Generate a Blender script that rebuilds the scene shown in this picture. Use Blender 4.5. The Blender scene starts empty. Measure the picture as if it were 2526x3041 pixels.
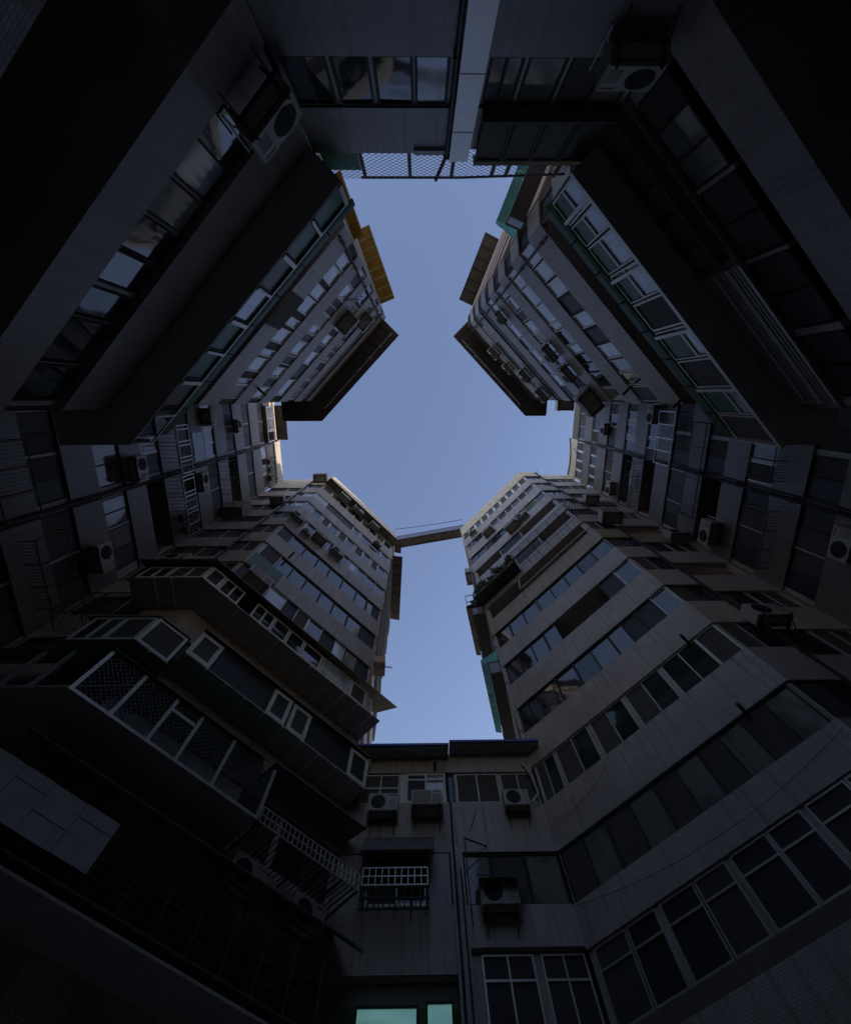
import bpy, math, random
from mathutils import Matrix, Vector
random.seed(7)
R = math.radians
S = bpy.context.scene
COL = S.collection
H = 1.5                                   # camera height above the paving; all z below are above the camera

# ---------------------------------------------------------------- camera, sky, sun, exposure
FPX, PITCH, ROLL, YAW = 1290.0, R(14.9), R(-2.5), R(2.3)
cd = bpy.data.cameras.new('camera'); cam = bpy.data.objects.new('camera', cd); COL.objects.link(cam)
cd.sensor_fit = 'VERTICAL'; cd.sensor_height = 36.0; cd.lens = 36.0 * FPX / 3041.0
cd.clip_start = 0.05; cd.clip_end = 4000
right = Vector((1, 0, 0)); down = Vector((0, math.cos(PITCH), -math.sin(PITCH))); fwd = Vector((0, math.sin(PITCH), math.cos(PITCH)))
ca, sa = math.cos(ROLL), math.sin(ROLL)
right, down = right * ca - down * sa, right * sa + down * ca
ry = Matrix.Rotation(-YAW, 3, 'Z')
right, down, fwd = ry @ right, ry @ down, ry @ fwd
m3 = Matrix((right, -down, -fwd)).transposed()
cam.matrix_world = Matrix.Translation((0, 0, H)) @ m3.to_4x4()
S.camera = cam

SUN_EL = R(9)
wd = bpy.data.worlds.new('World'); S.world = wd; wd.use_nodes = True
nt = wd.node_tree; bg = nt.nodes['Background']
sky = nt.nodes.new('ShaderNodeTexSky'); sky.sky_type = 'NISHITA'; sky.sun_disc = False
SUN_DIR = Vector((1.0, 0.3, 0)).normalized()      # horizontal direction towards the sun
sky.sun_elevation = SUN_EL; sky.sun_rotation = math.atan2(SUN_DIR.x, SUN_DIR.y)
sky.air_density = 1.0; sky.dust_density = 0.5; sky.ozone_density = 1.0
tint = nt.nodes.new('ShaderNodeMix'); tint.data_type = 'RGBA'; tint.blend_type = 'MULTIPLY'; tint.inputs[0].default_value = 1
tint.inputs[7].default_value = (.93, .83, .97, 1)      # dusk blue leans to violet
nt.links.new(sky.outputs[0], tint.inputs[6]); nt.links.new(tint.outputs[2], bg.inputs[0]); bg.inputs[1].default_value = 0.15
sl = bpy.data.lights.new('sun', 'SUN'); sl.energy = 2.0; sl.angle = R(0.5); sl.color = (1, .78, .55)
so = bpy.data.objects.new('sun', sl); COL.objects.link(so)
sv = Vector((SUN_DIR.x * math.cos(SUN_EL), SUN_DIR.y * math.cos(SUN_EL), math.sin(SUN_EL)))
so.rotation_euler = sv.to_track_quat('Z', 'Y').to_euler(); so.location = (0, 0, 80)
S.view_settings.view_transform = 'Standard'; S.view_settings.look = 'None'
S.view_settings.exposure = 1.45; S.view_settings.gamma = 1.0
S.cycles.max_bounces = 6; S.cycles.diffuse_bounces = 4; S.cycles.glossy_bounces = 4
S.cycles.transmission_bounces = 4; S.cycles.use_denoising = True
S.cycles.caustics_reflective = False; S.cycles.caustics_refractive = False

# ---------------------------------------------------------------- materials
def newmat(name):
    m = bpy.data.materials.new(name); m.use_nodes = True
    return m, m.node_tree, m.node_tree.nodes['Principled BSDF']

def ramp(t, a, b, fac, mix='MIX'):
    n = t.nodes.new('ShaderNodeMix'); n.data_type = 'RGBA'; n.blend_type = mix
    for s, v in ((0, fac), (6, a), (7, b)):
        if hasattr(v, 'links') or isinstance(v, bpy.types.NodeSocket): t.links.new(v, n.inputs[s])
        else: n.inputs[s].default_value = v if s == 0 else (v[0], v[1], v[2], 1)
    return n.outputs[2]

def noise(t, scale, vec=None, detail=4, stretch=None):
    n = t.nodes.new('ShaderNodeTexNoise'); n.inputs['Scale'].default_value = scale; n.inputs['Detail'].default_value = detail
    if vec is None:
        vec = t.nodes.new('ShaderNodeTexCoord').outputs['Object']
    if stretch:
        mp = t.nodes.new('ShaderNodeMapping'); mp.inputs['Scale'].default_value = stretch
        t.links.new(vec, mp.inputs[0]); vec = mp.outputs[0]
    t.links.new(vec, n.inputs['Vector'])
    return n.outputs[0]

def mapr(t, v, a, b, c=0, d=1):
    n = t.nodes.new('ShaderNodeMapRange'); n.clamp = True
    t.links.new(v, n.inputs[0])
    for i, x in enumerate((a, b, c, d)): n.inputs[i + 1].default_value = x
    return n.outputs[0]

def dim(c, k): return tuple(x * k for x in c)

def tile_mat(name, col, grout=.42, tw=.105, th=.05, streak=.6, rough=.45):
    """small mosaic tiles with grime running down from the sills"""
    m, t, p = newmat(name)
    uv = t.nodes.new('ShaderNodeUVMap').outputs[0]
    br = t.nodes.new('ShaderNodeTexBrick'); t.links.new(uv, br.inputs['Vector'])
    br.inputs['Scale'].default_value = 1; br.inputs['Brick Width'].default_value = tw; br.inputs['Row Height'].default_value = th
    br.inputs['Mortar Size'].default_value = .006; br.inputs['Bias'].default_value = -.1
    br.inputs['Color1'].default_value = (*col, 1); br.inputs['Color2'].default_value = (*dim(col, .78), 1)
    br.inputs['Mortar'].default_value = (*dim(col, grout), 1)
    big = mapr(t, noise(t, .7, uv, 5), .35, .7)
    c1 = ramp(t, br.outputs[0], dim(col, .62), big)
    patch = mapr(t, noise(t, .33, uv, 6, (1, 1.6, 1)), .5, .62, 0, .45)
    c1 = ramp(t, c1, dim((col[0], col[1] * .97, col[2] * .93), .5), patch)
    st = mapr(t, noise(t, 1.0, uv, 6, (7.5, .3, 1)), .5, .7, 0, streak)
    c2 = ramp(t, c1, dim((col[0] * .9, col[1] * .85, col[2] * .75), .38), st)
    t.links.new(c2, p.inputs['Base Color'])
    p.inputs['Roughness'].default_value = rough
    bp = t.nodes.new('ShaderNodeBump'); bp.inputs['Strength'].default_value = .6; bp.inputs['Distance'].default_value = .006
    t.links.new(br.outputs[1], bp.inputs['Height']); bp.invert = True
    t.links.new(bp.outputs[0], p.inputs['Normal'])
    return m

def plain(name, col, rough=.6, metal=0, var=.35, scale=3.0, streak=0, spec=.5):
    m, t, p = newmat(name)
    n1 = mapr(t, noise(t, scale, None, 6), .35, .7, 0, var)
    c = ramp(t, col, dim(col, .45), n1)
    if streak:
        uv = t.nodes.new('ShaderNodeUVMap').outputs[0]
        c = ramp(t, c, dim((col[0], col[1] * .85, col[2] * .7), .3), mapr(t, noise(t, 1, uv, 5, (5, .5, 1)), .5, .75, 0, streak))
    t.links.new(c, p.inputs['Base Color'])
    p.inputs['Roughness'].default_value = rough; p.inputs['Metallic'].default_value = metal
    p.inputs['Specular IOR Level'].default_value = spec
    return m

def glass(name, col, rough=.04, wob=.05, ior=1.5, folds=0):
    m, t, p = newmat(name)
    n = noise(t, 1.3, None, 2)
    dirt = mapr(t, noise(t, 2.2, None, 5), .4, .75, 0, .12)
    c0 = ramp(t, col, (.16, .16, .15), dirt)
    if folds:
        uv = t.nodes.new('ShaderNodeUVMap').outputs[0]
        fo = mapr(t, noise(t, 1.0, uv, 4, (6, .2, 1)), .3, .75, 0, folds)  # shading of curtain folds painted into the colour as vertical stripes
        c0 = ramp(t, c0, dim(col, .3), fo)
        c0 = ramp(t, c0, dim(col, .2), mapr(t, noise(t, .9, uv, 2), .5, .6, 0, folds))
    t.links.new(c0, p.inputs['Base Color'])
    p.inputs['Roughness'].default_value = rough; p.inputs['IOR'].default_value = ior
    bp = t.nodes.new('ShaderNodeBump'); bp.inputs['Strength'].default_value = wob; bp.inputs['Distance'].default_value = .06
    t.links.new(n, bp.inputs['Height']); t.links.new(bp.outputs[0], p.inputs['Normal'])
    return m

def lattice(name, cell, bar, col, axis45=True):
    """expanded-metal mesh: real holes cut by transparency"""
    m, t, p = newmat(name)
    p.inputs['Base Color'].default_value = (*col, 1); p.inputs['Roughness'].default_value = .5
    uv = t.nodes.new('ShaderNodeUVMap').outputs[0]
    mp = t.nodes.new('ShaderNodeMapping'); t.links.new(uv, mp.inputs[0])
    mp.inputs['Rotation'].default_value = (0, 0, R(45) if axis45 else 0)
    if axis45: mp.vector_type = 'POINT'
    sep = t.nodes.new('ShaderNodeSeparateXYZ'); t.links.new(mp.outputs[0], sep.inputs[0])
    def stripe(o):
        a = t.nodes.new('ShaderNodeMath'); a.operation = 'MODULO'; b = t.nodes.new('ShaderNodeMath'); b.operation = 'ABSOLUTE'
        t.links.new(o, b.inputs[0]); t.links.new(b.outputs[0], a.inputs[0]); a.inputs[1].default_value = cell
        c = t.nodes.new('ShaderNodeMath'); c.operation = 'LESS_THAN'; t.links.new(a.outputs[0], c.inputs[0]); c.inputs[1].default_value = bar
        return c.outputs[0]
    mx = t.nodes.new('ShaderNodeMath'); mx.operation = 'MAXIMUM'
    t.links.new(stripe(sep.outputs[0]), mx.inputs[0]); t.links.new(stripe(sep.outputs[1]), mx.inputs[1])
    t.links.new(mx.outputs[0], p.inputs['Alpha'])
    return m

def translucent(name, col, tr=.5):
    m, t, p = newmat(name)
    n1 = mapr(t, noise(t, 3, None, 5), .35, .7, 0, .5)
    c = ramp(t, col, dim(col, .5), n1)
    t.links.new(c, p.inputs['Base Color']); p.inputs['Roughness'].default_value = .35
    tl = t.nodes.new('ShaderNodeBsdfTranslucent'); t.links.new(c, tl.inputs[0])
    mx = t.nodes.new('ShaderNodeMixShader'); mx.inputs[0].default_value = tr
    t.links.new(p.outputs[0], mx.inputs[1]); t.links.new(tl.outputs[0], mx.inputs[2])
    t.links.new(mx.outputs[0], t.nodes['Material Output'].inputs[0])
    return m

M = dict(
    tile=tile_mat('grey_mosaic_tile', (.64, .55, .485), streak=.6),
    tile_w=tile_mat('warm_mosaic_tile', (.57, .47, .39), streak=.7),
    tile_n=tile_mat('dark_ribbed_mosaic_tile', (.31, .28, .25), .5, .05, .3),
    chase=plain('patched_render', (.55, .51, .47), .8, 0, .5, 2.5, streak=.5),
    tile_d=tile_mat('shaded_brown_mosaic_tile', (.27, .225, .185)),  # recess shade put into a darker, browner tile colour
    tile_b=tile_mat('blue_grey_mosaic_tile', (.40, .35, .315)),
    tile_y=tile_mat('buff_mosaic_tile', (.55, .42, .27), streak=.7),
    cream=plain('cream_painted_concrete', (.62, .55, .44), .8, streak=.5),
    conc=plain('weathered_concrete', (.42, .39, .36), .85, streak=.6),
    pillar_c=plain('pale_galvanised_casing', (.88, .86, .84), .5, .35, .2, 2.0),
    dark=plain('dark_render', (.17, .145, .12), .85),
    alu=plain('anodised_aluminium', (.54, .49, .44), .4, .4, .2),
    white=plain('white_painted_frame', (.70, .68, .62), .5, 0, .25),
    steel=plain('dark_painted_steel', (.05, .046, .042), .7, 0, .4, spec=.25),
    rust=plain('rusty_steel', (.13, .075, .045), .75, .2, .6),
    inox=plain('bright_steel_tube', (.75, .75, .76), .35, .3, .2),
    brown=plain('brown_sheet_metal', (.24, .20, .145), .6, .1, .4),
    ochre=translucent('ochre_fibreglass_sheet', (.42, .265, .06), .6),
    greensheet=translucent('green_fibreglass_sheet', (.10, .27, .16), .6),
    greenpane=translucent('mossy_plastic_pane', (.06, .19, .10), .35),
    brownpane=translucent('brown_plastic_pane', (.13, .12, .08), .3),
    teal=translucent('teal_plastic_eave', (.48, .74, .69), .85),
    greentin=plain('green_painted_tin', (.11, .15, .095), .55, .1, .4),
    bluesheet=plain('blue_roof_sheet', (.10, .12, .38), .45, .1, .3),
    greysheet=plain('grey_blue_sheet', (.44, .41, .39), .6, .1, .35),
    glass=glass('window_glass', (.02, .024, .03), ior=1.75),
    glass_t=glass('green_tinted_glass', (.012, .03, .03)),
    curtain=glass('curtained_glass', (.21, .21, .19), .06, folds=.4),
    skypane=glass('sky_bright_glass', (.50, .52, .56), .06, ior=1.9, folds=.45),  # sky reflection painted into a pale base; also serves curtained panes
    screen=plain('insect_screen', (.075, .066, .056), .8, 0, .2),
    panel=plain('pale_panel', (.42, .42, .43), .6, 0, .3, streak=.4),
    ac=plain('air_conditioner_casing', (.44, .41, .36), .5, 0, .3, streak=.4),
    black=plain('black_plastic', (.018, .018, .019), .6, 0, .2),
    red=plain('red_sticker', (.35, .04, .05), .5), olive=plain('grey_green_awning', (.20, .24, .20), .6, 0, .4), blue=plain('blue_sticker', (.05, .13, .35), .5),
    pipe=plain('pvc_pipe', (.50, .49, .47), .45, 0, .4), leaf=plain('leaf_green', (.035, .075, .025), .5, 0, .7, 8),
    soil=plain('planter_box', (.20, .12, .08), .8), cloth=plain('hanging_cloth', (.40, .36, .36), .9),
    wood=plain('varnished_wood', (.62, .28, .08), .5), pink=plain('pink_render', (.48, .37, .31), .8, streak=.3),
    mesh45=lattice('diamond_mesh', .105, .017, (.05, .05, .05)), mesh_sq=lattice('square_wire_mesh', .1, .010, (.17, .17, .165)),
    ledge=plain('shade_dark_ledge', (.05, .046, .042), .85), pave=plain('pale_concrete_paving', (.62, .58, .53), .8, 0, .5, 1.2),  # ledge: shade of gaps, passages and undersides put into the colour
    eave_dark=plain('dark_eave_boards', (.12, .10, .07), .8, 0, .5), under=plain('brightened_underside', (.50, .45, .40), .85), skin_dark=plain('bitumen_roof', (.16, .14, .12), .9),  # under: pale colour stands in for light reaching the undersides
)
_lit = newmat('lit_teal_curtain'); M['lit'] = _lit[0]
_lit[2].inputs['Base Color'].default_value = (.15, .35, .33, 1)
_n = mapr(_lit[1], noise(_lit[1], 1.6, None, 3, (.4, 1, 1.5)), .35, .7)
_lit[1].links.new(ramp(_lit[1], (.26, .60, .56), (.12, .36, .34), _n), _lit[2].inputs['Emission Color']); _lit[2].inputs['Emission Strength'].default_value = .12
_lit[2].inputs['Roughness'].default_value = .08

# ---------------------------------------------------------------- helpers
XF = {}
def props(o, label=None, cat=None, group=None, kind=None):
    for k, v in (('label', label), ('category', cat), ('group', group), ('kind', kind)):
        if v: o[k] = v
    return o

class Wall:
    """a vertical wall plane: u runs left to right as seen from the court, o outwards, z up"""
    def __init__(s, A, B):
        s.A = Vector((A[0], A[1])); s.B = Vector((B[0], B[1])); s.L = (s.B - s.A).length
        s.d = (s.B - s.A) / s.L; s.n = Vector((s.d.y, -s.d.x)); s.ang = math.atan2(s.d.y, s.d.x)
    def P(s, u, o, z):
        q = s.A + s.d * u + s.n * o
        return Vector((q.x, q.y, z + H))

class MB:
    def __init__(s): s.v = []; s.f = []; s.m = []; s.uv = []
    def face(s, pts, mi=0, uv=None):
        i = len(s.v); s.v += [Vector(p) for p in pts]; s.f.append(list(range(i, i + len(pts)))); s.m.append(mi)
        s.uv.append(uv or [(0, 0)] * len(pts))
    def hexa(s, b, t, mi=0, uvs=None):
        """b, t: four bottom and four top points in the same order (counter-clockwise from above)"""
        L = [(b[k] - b[0]).length for k in range(4)]
        a = (b[1] - b[0]).length; c = (b[3] - b[0]).length; h = (t[0] - b[0]).length
        u0 = uvs or (0, 0)
        s.face([b[3], b[2], b[1], b[0]], mi, [(u0[0], c), (u0[0] + a, c), (u0[0] + a, 0), (u0[0], 0)])
        s.face(t, mi, [(u0[0], 0), (u0[0] + a, 0), (u0[0] + a, c), (u0[0], c)])
        for k in range(4):
            j = (k + 1) % 4; w = (b[j] - b[k]).length
            x0 = u0[0] if k in (0, 3) else u0[0] + a
            s.face([b[k], b[j], t[j], t[k]], mi, [(x0, u0[1]), (x0 + w, u0[1]), (x0 + w, u0[1] + h), (x0, u0[1] + h)])
    def box(s, w, u0, u1, o0, o1, z0, z1, mi=0):
        lo, hi = min(o0, o1), max(o0, o1)
        q = [(u0, hi), (u1, hi), (u1, lo), (u0, lo)]
        s.hexa([w.P(u, o, z0) for u, o in q], [w.P(u, o, z1) for u, o in q], mi, (u0, z0))
    def slab(s, w, u0, u1, prof, mi=0, th=.02):
        """sheet following a profile [(o,z),...] between u0 and u1, with thickness"""
        for (oa, za), (ob, zb) in zip(prof, prof[1:]):
            a = Vector((ob - oa, zb - za)); n = Vector((-a.y, a.x)).normalized() * th
            b = [w.P(u0, oa, za), w.P(u1, oa, za), w.P(u1, ob, zb), w.P(u0, ob, zb)]
            t = [w.P(u0, oa + n.x, za + n.y), w.P(u1, oa + n.x, za + n.y), w.P(u1, ob + n.x, zb + n.y), w.P(u0, ob + n.x, zb + n.y)]
            s.hexa(b, t, mi, (u0, za))
    def bar(s, p, q, r=.02, mi=0, n=4):
        p = Vector(p); q = Vector(q); a = (q - p).normalized()
        x = a.cross(Vector((0, 0, 1)))
        if x.length < .01: x = a.cross(Vector((1, 0, 0)))
        x.normalize(); y = a.cross(x)
        rg = [[c + (x * math.cos(2 * math.pi * (k + .5) / n) + y * math.sin(2 * math.pi * (k + .5) / n)) * r for k in range(n)] for c in (p, q)]
        for k in range(n):
            j = (k + 1) % n; s.face([rg[0][j], rg[0][k], rg[1][k], rg[1][j]], mi)
        s.face(rg[0], mi); s.face(rg[1][::-1], mi)
    def path(s, pts, r=.02, mi=0, n=6):
        for a, b in zip(pts, pts[1:]): s.bar(a, b, r, mi, n)
    def disc(s, c, nrm, r0, r1, mi=0, n=24, th=.02):
        c = Vector(c); nrm = Vector(nrm).normalized(); x = nrm.cross(Vector((0, 0, 1))).normalized(); y = nrm.cross(x)
        pt = lambda r, k, h: c + (x * math.cos(2 * math.pi * k / n) + y * math.sin(2 * math.pi * k / n)) * r + nrm * h
        for k in range(n):
            j = (k + 1) % n
            if r0 > 0: s.face([pt(r0, k, th), pt(r1, k, th), pt(r1, j, th), pt(r0, j, th)], mi)
            else: s.face([c + nrm * th, pt(r1, k, th), pt(r1, j, th)], mi)
            s.face([pt(r1, k, 0), pt(r1, j, 0), pt(r1, j, th), pt(r1, k, th)], mi)
    def sweep(s, pts, dep, z0, z1, mi=0):
        """mitred solid band along a wall line; dep metres thick into the building"""
        P = [Vector((p[0], p[1])) for p in pts]; n = len(P)
        ds = [(P[i + 1] - P[i]).normalized() for i in range(n - 1)]
        nin = [Vector((-d.y, d.x)) for d in ds]
        Q = []
        for i in range(n):
            if i == 0: Q.append(P[0] + nin[0] * dep)
            elif i == n - 1: Q.append(P[-1] + nin[-1] * dep)
            else:
                a, b = nin[i - 1], nin[i]; k = (a + b); k = k / max(.15, (1 + a.dot(b)))
                Q.append(P[i] + k * dep)
        u = 0
        for i in range(n - 1):
            L = (P[i + 1] - P[i]).length
            v3 = lambda q, z: Vector((q.x, q.y, z + H))
            a, b, c, d = P[i], P[i + 1], Q[i + 1], Q[i]
            s.face([v3(a, z0), v3(b, z0), v3(b, z1), v3(a, z1)], mi, [(u, z0), (u + L, z0), (u + L, z1), (u, z1)])
            s.face([v3(d, z0), v3(c, z0), v3(b, z0), v3(a, z0)], mi, [(u, dep), (u + L, dep), (u + L, 0), (u, 0)])
            s.face([v3(a, z1), v3(b, z1), v3(c, z1), v3(d, z1)], mi, [(u, 0), (u + L, 0), (u + L, dep), (u, dep)])
            if i == 0: s.face([v3(d, z0), v3(a, z0), v3(a, z1), v3(d, z1)], mi, [(0, z0), (dep, z0), (dep, z1), (0, z1)])
            if i == n - 2: s.face([v3(b, z0), v3(c, z0), v3(c, z1), v3(b, z1)], mi, [(0, z0), (dep, z0), (dep, z1), (0, z1)])
            u += L
        return [(q.x, q.y) for q in Q]
    def prism(s, poly, z0, z1, mi=0):
        P = [Vector((p[0], p[1])) for p in poly]; n = len(P); u = 0
        for i in range(n):
            a, b = P[i], P[(i + 1) % n]; L = (b - a).length
            s.face([(a.x, a.y, z0 + H), (b.x, b.y, z0 + H), (b.x, b.y, z1 + H), (a.x, a.y, z1 + H)], mi, [(u, z0), (u + L, z0), (u + L, z1), (u, z1)]); u += L
        s.face([(p.x, p.y, z1 + H) for p in P], mi); s.face([(p.x, p.y, z0 + H) for p in P][::-1], mi)
    def mesh(s, name, mats, inv=None):
        me = bpy.data.meshes.new(name)
        me.from_pydata([tuple(inv @ v) if inv else tuple(v) for v in s.v], [], s.f)
        for k in mats: me.materials.append(M[k])
        me.polygons.foreach_set('material_index', s.m)
        ul = me.uv_layers.new(name='uv'); flat = [c for f in s.uv for p in f for c in p]
        ul.data.foreach_set('uv', flat); me.update()
        return me
    def build(s, name, mats, parent=None, **kw):
        if not s.f: return None
        if isinstance(mats, str): mats = [mats]
        mw = XF.get(parent.name) if parent else None
        o = bpy.data.objects.new(name, s.mesh(name, mats, mw.inverted() if mw else None)); COL.objects.link(o)
        if parent: o.parent = parent; XF[o.name] = mw
        props(o, **kw); return o

def thing(name, label, cat, loc, ang=0, group=None):
    o = bpy.data.objects.new(name, None); COL.objects.link(o); o.empty_display_size = .3
    o.location = loc; o.rotation_euler = (0, 0, ang); XF[o.name] = Matrix.Translation(loc) @ Matrix.Rotation(ang, 4, 'Z')
    return props(o, label, cat, group)

def copy_thing(src, loc, ang, label, group=None):
    r = src.copy(); COL.objects.link(r); r.location = loc; r.rotation_euler = (0, 0, ang); r['label'] = label
    if group: r['group'] = group
    for ch in list(src.children):
        c = ch.copy(); COL.objects.link(c); c.parent = r
        for g in list(ch.children):
            e = g.copy(); COL.objects.link(e); e.parent = c
    return r

PANE = ['glass', 'glass_t', 'curtain', 'screen', 'skypane', 'panel', 'lit', 'black', 'greentin', 'greenpane', 'brownpane']
PK = dict(g=0, t=1, c=2, d=3, b=4, p=5, l=6, k=7, n=8, m=9, o=10)
FR = dict(A='alu', W='white', D='steel', B='conc')
def window(bld, w, u0, u1, z0, z1, kinds='gg', fr='A', off=-.10, trans=None, fw=.045, name='window', label=None):
    """framed window: kinds is one letter per pane; trans = height of a transom"""
    f = MB(); g = MB(); n = len(kinds); fd = .07
    o0, o1 = off - fd, off
    f.box(w, u0, u1, o0, o1, z0, z0 + fw); f.box(w, u0, u1, o0, o1, z1 - fw, z1)
    for k in range(n + 1):
        x = u0 + (u1 - u0) * k / n; a = max(u0, x - fw / 2) if k else u0; b = min(u1, a + fw) if k < n else u1
        if k == n: a = u1 - fw
        f.box(w, a, b, o0, o1 + (.004 if 0 < k < n else 0), z0 + fw, z1 - fw)
    if trans: f.box(w, u0 + fw, u1 - fw, o0, o1 + .006, trans - fw / 2, trans + fw / 2)
    for k, c in enumerate(kinds):
        a = u0 + (u1 - u0) * k / n + fw / 2; b = u0 + (u1 - u0) * (k + 1) / n - fw / 2
        oo = off - .035 - .012 * (k % 2); t0 = random.uniform(-.004, .004); t1 = random.uniform(-.004, .004)
        q = [w.P(a, oo + t0, z0 + fw * .5), w.P(b, oo - t0, z0 + fw * .5), w.P(b, oo - t0 + t1, z1 - fw * .5), w.P(a, oo + t0 + t1, z1 - fw * .5)]
        g.face(q, PK[c], [(a, z0), (b, z0), (b, z1), (a, z1)])
    fo = f.build(name, [FR[fr]], bld)
    if label: fo['label'] = label
    g.build('pane', PANE, fo)
    return fo

# levels above the camera: each storey has a tiled band T (top) / B (bottom) with a strip of openings between
T = [8.38, 11.32, 14.32, 17.28, 20.23, 23.2, 26.28, 29.25, 32.22, 35.36, 38.3]
B = [7.42, 9.78, 12.80, 15.75, 18.8, 21.7, 24.75, 27.7, 30.7, 33.62, 36.7, 39.9]
LOW = [(-1.5, -.2), (1.0, 2.6), (4.0, 5.6)]            # storeys below the lowest one seen
DEP = 1.2

def block(name, label, front, back, kmax, mats, tops, parapet='cream', kmin=0, base=True, loc=None, core=True, skin='tile'):
    """apartment block: front = wall line seen from the court, back = remaining corners"""
    c = Wall(front[0], front[1])
    bl = thing(name, label, 'building', Vector((loc or front[0])[:2]).to_3d())
    wm = MB()
    q = None
    for k in range(kmin, kmax + 1):
        q = wm.sweep(front, DEP, B[k], T[k], (mats or {}).get(k, 0))
    if base:
        for a, b in LOW: wm.sweep(front, DEP, a, b, 0)
    z0, z1 = tops
    q = wm.sweep(front, DEP, z0, z1, 1)
    if core: wm.prism(q + back, -1.5, z1 - .03, 2)
    wm.build('wall', [skin, parapet, 'dark', 'tile_y'], bl)
    return bl

def strips(bl, w, k, spec, fr='A', z0=None, z1=None, fill='tile', off=-.06, trans=None, uend=None, ustart=0):
    """spec: list of (u0,u1,kinds[,frame]); the gaps between windows are closed with short piers; 'v' leaves an opening"""
    z0 = T[k] if z0 is None else z0; z1 = B[k + 1] if z1 is None else z1
    uend = w.L if uend is None else uend
    u = ustart
    def pier(a, b):
        f = MB(); f.box(w, a, b, off - .25, off - .03, z0, z1); f.build('pier', [fill], bl)
    for it in spec:
        a, b, kd = it[:3]; ff = it[3] if len(it) > 3 else fr
        if a - u > .03: pier(u, a)
        if kd != 'v': window(bl, w, a, b, z0 + .003, z1 - .003, kd, ff, off, trans)
        u = b
    if uend - u > .03: pier(u, uend)

def series(a, b, n, kinds, skip=()):
    """n equal windows between a and b"""
    s = (b - a) / n
    return [(a + s * i, a + s * (i + 1), kinds[i % len(kinds)]) for i in range(n) if i not in skip]
# ---------------------------------------------------------------- walls of the court (plan, metres; x to the picture's right, y to its foot)
SPE0, cSE, cSE2, cSE3 = (7.05, 27), (3.96, 13.0), (9.57, 7.2), (11.2, 7.2)  # SPE0 lengthened out of view to block low sun from the passage
wSE = Wall(cSE, cSE2); wSEn = Wall(cSE2, cSE3); wSEn2 = Wall((11.2, 7.48), (14.33, 7.48)); wSPE = Wall(SPE0, cSE)
wSW = Wall((-8.15, 7.28), (-2.45, 13.0)); wSWn0 = Wall((-9.8, 7.28), (-8.15, 7.28)); wSWn = Wall((-12.9, 7.56), (-9.8, 7.56)); wSPW = Wall((-2.45, 13.0), (-2.9, 20))
wE = Wall((14.33, 7.48), (14.33, .28)); wW = Wall((-12.9, .28), (-12.9, 7.56))
wNE = Wall((9.32, .28), (3.83, -5.32)); wNEc = Wall((3.83, -5.32), (3.75, -6.0)); wNPE = Wall((3.75, -6.0), (6.0, -11.5)); wNEs = Wall((14.33, .28), (9.32, .28))
wNW = Wall((-2.37, -5.27), (-7.79, .28)); wNPW = Wall((-4.6, -11.5), (-2.37, -5.27)); wNWs = Wall((-7.79, .28), (-12.9, .28))
wN = Wall((3.83, -5.3), (-2.37, -5.3)); wS = Wall((-2.45, 13.0), (3.96, 13.0))

gm = MB(); gm.face([(-400, -400, 0), (400, -400, 0), (400, 400, 0), (-400, 400, 0)], 0)
props(gm.build('ground', 'pave'), kind='structure')

SE = block('apartment_block', 'grey tiled apartment block with plain window bands and a plant balcony, beside the bridge', [SPE0, cSE, cSE2, cSE3, (11.2, 7.48), (14.33, 7.48)], [(22, 8.7), (22, 26.7)], 10, {4: 0, 5: 3}, (39.9, 42.1))
SW = block('apartment_block', 'warm grey apartment block whose lower storeys carry white framed bays and awnings', [(-12.9, 7.56), (-9.8, 7.56), (-9.8, 7.28), (-8.15, 7.28), (-2.45, 13.0), (-2.9, 20)], [(-20, 20), (-20, 8.8)], 9, None, (36.75, 40.6), skin='tile_w')
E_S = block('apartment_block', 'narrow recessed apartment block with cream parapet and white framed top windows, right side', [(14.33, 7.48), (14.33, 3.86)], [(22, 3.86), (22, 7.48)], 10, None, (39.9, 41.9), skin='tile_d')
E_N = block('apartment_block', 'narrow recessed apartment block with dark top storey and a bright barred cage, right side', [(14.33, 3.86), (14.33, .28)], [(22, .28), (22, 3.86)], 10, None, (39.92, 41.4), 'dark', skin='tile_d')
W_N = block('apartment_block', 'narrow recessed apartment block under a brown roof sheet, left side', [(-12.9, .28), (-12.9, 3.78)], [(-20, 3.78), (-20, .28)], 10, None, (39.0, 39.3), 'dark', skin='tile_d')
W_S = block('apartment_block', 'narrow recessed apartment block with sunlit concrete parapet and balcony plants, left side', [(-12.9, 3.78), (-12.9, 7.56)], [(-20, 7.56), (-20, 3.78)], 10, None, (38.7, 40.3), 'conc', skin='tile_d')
NE = block('apartment_block', 'blue grey apartment block with many air conditioners under its pointed roof overhang, upper right', [(14.33, .28), (9.32, .28), (3.83, -5.32), (3.75, -6.0), (6.0, -11.5)], [(22, -11), (22, -1)], 9, None, (36.7, 37.0), 'dark', skin='tile_b')
NW = block('apartment_block', 'blue grey apartment block with an ochre awning on its passage side, upper left', [(-4.6, -11.5), (-2.37, -5.27), (-7.79, .28), (-12.9, .28)], [(-20, -1), (-20, -11)], 8, None, (32.22, 32.6), 'dark', skin='tile_b')
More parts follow.
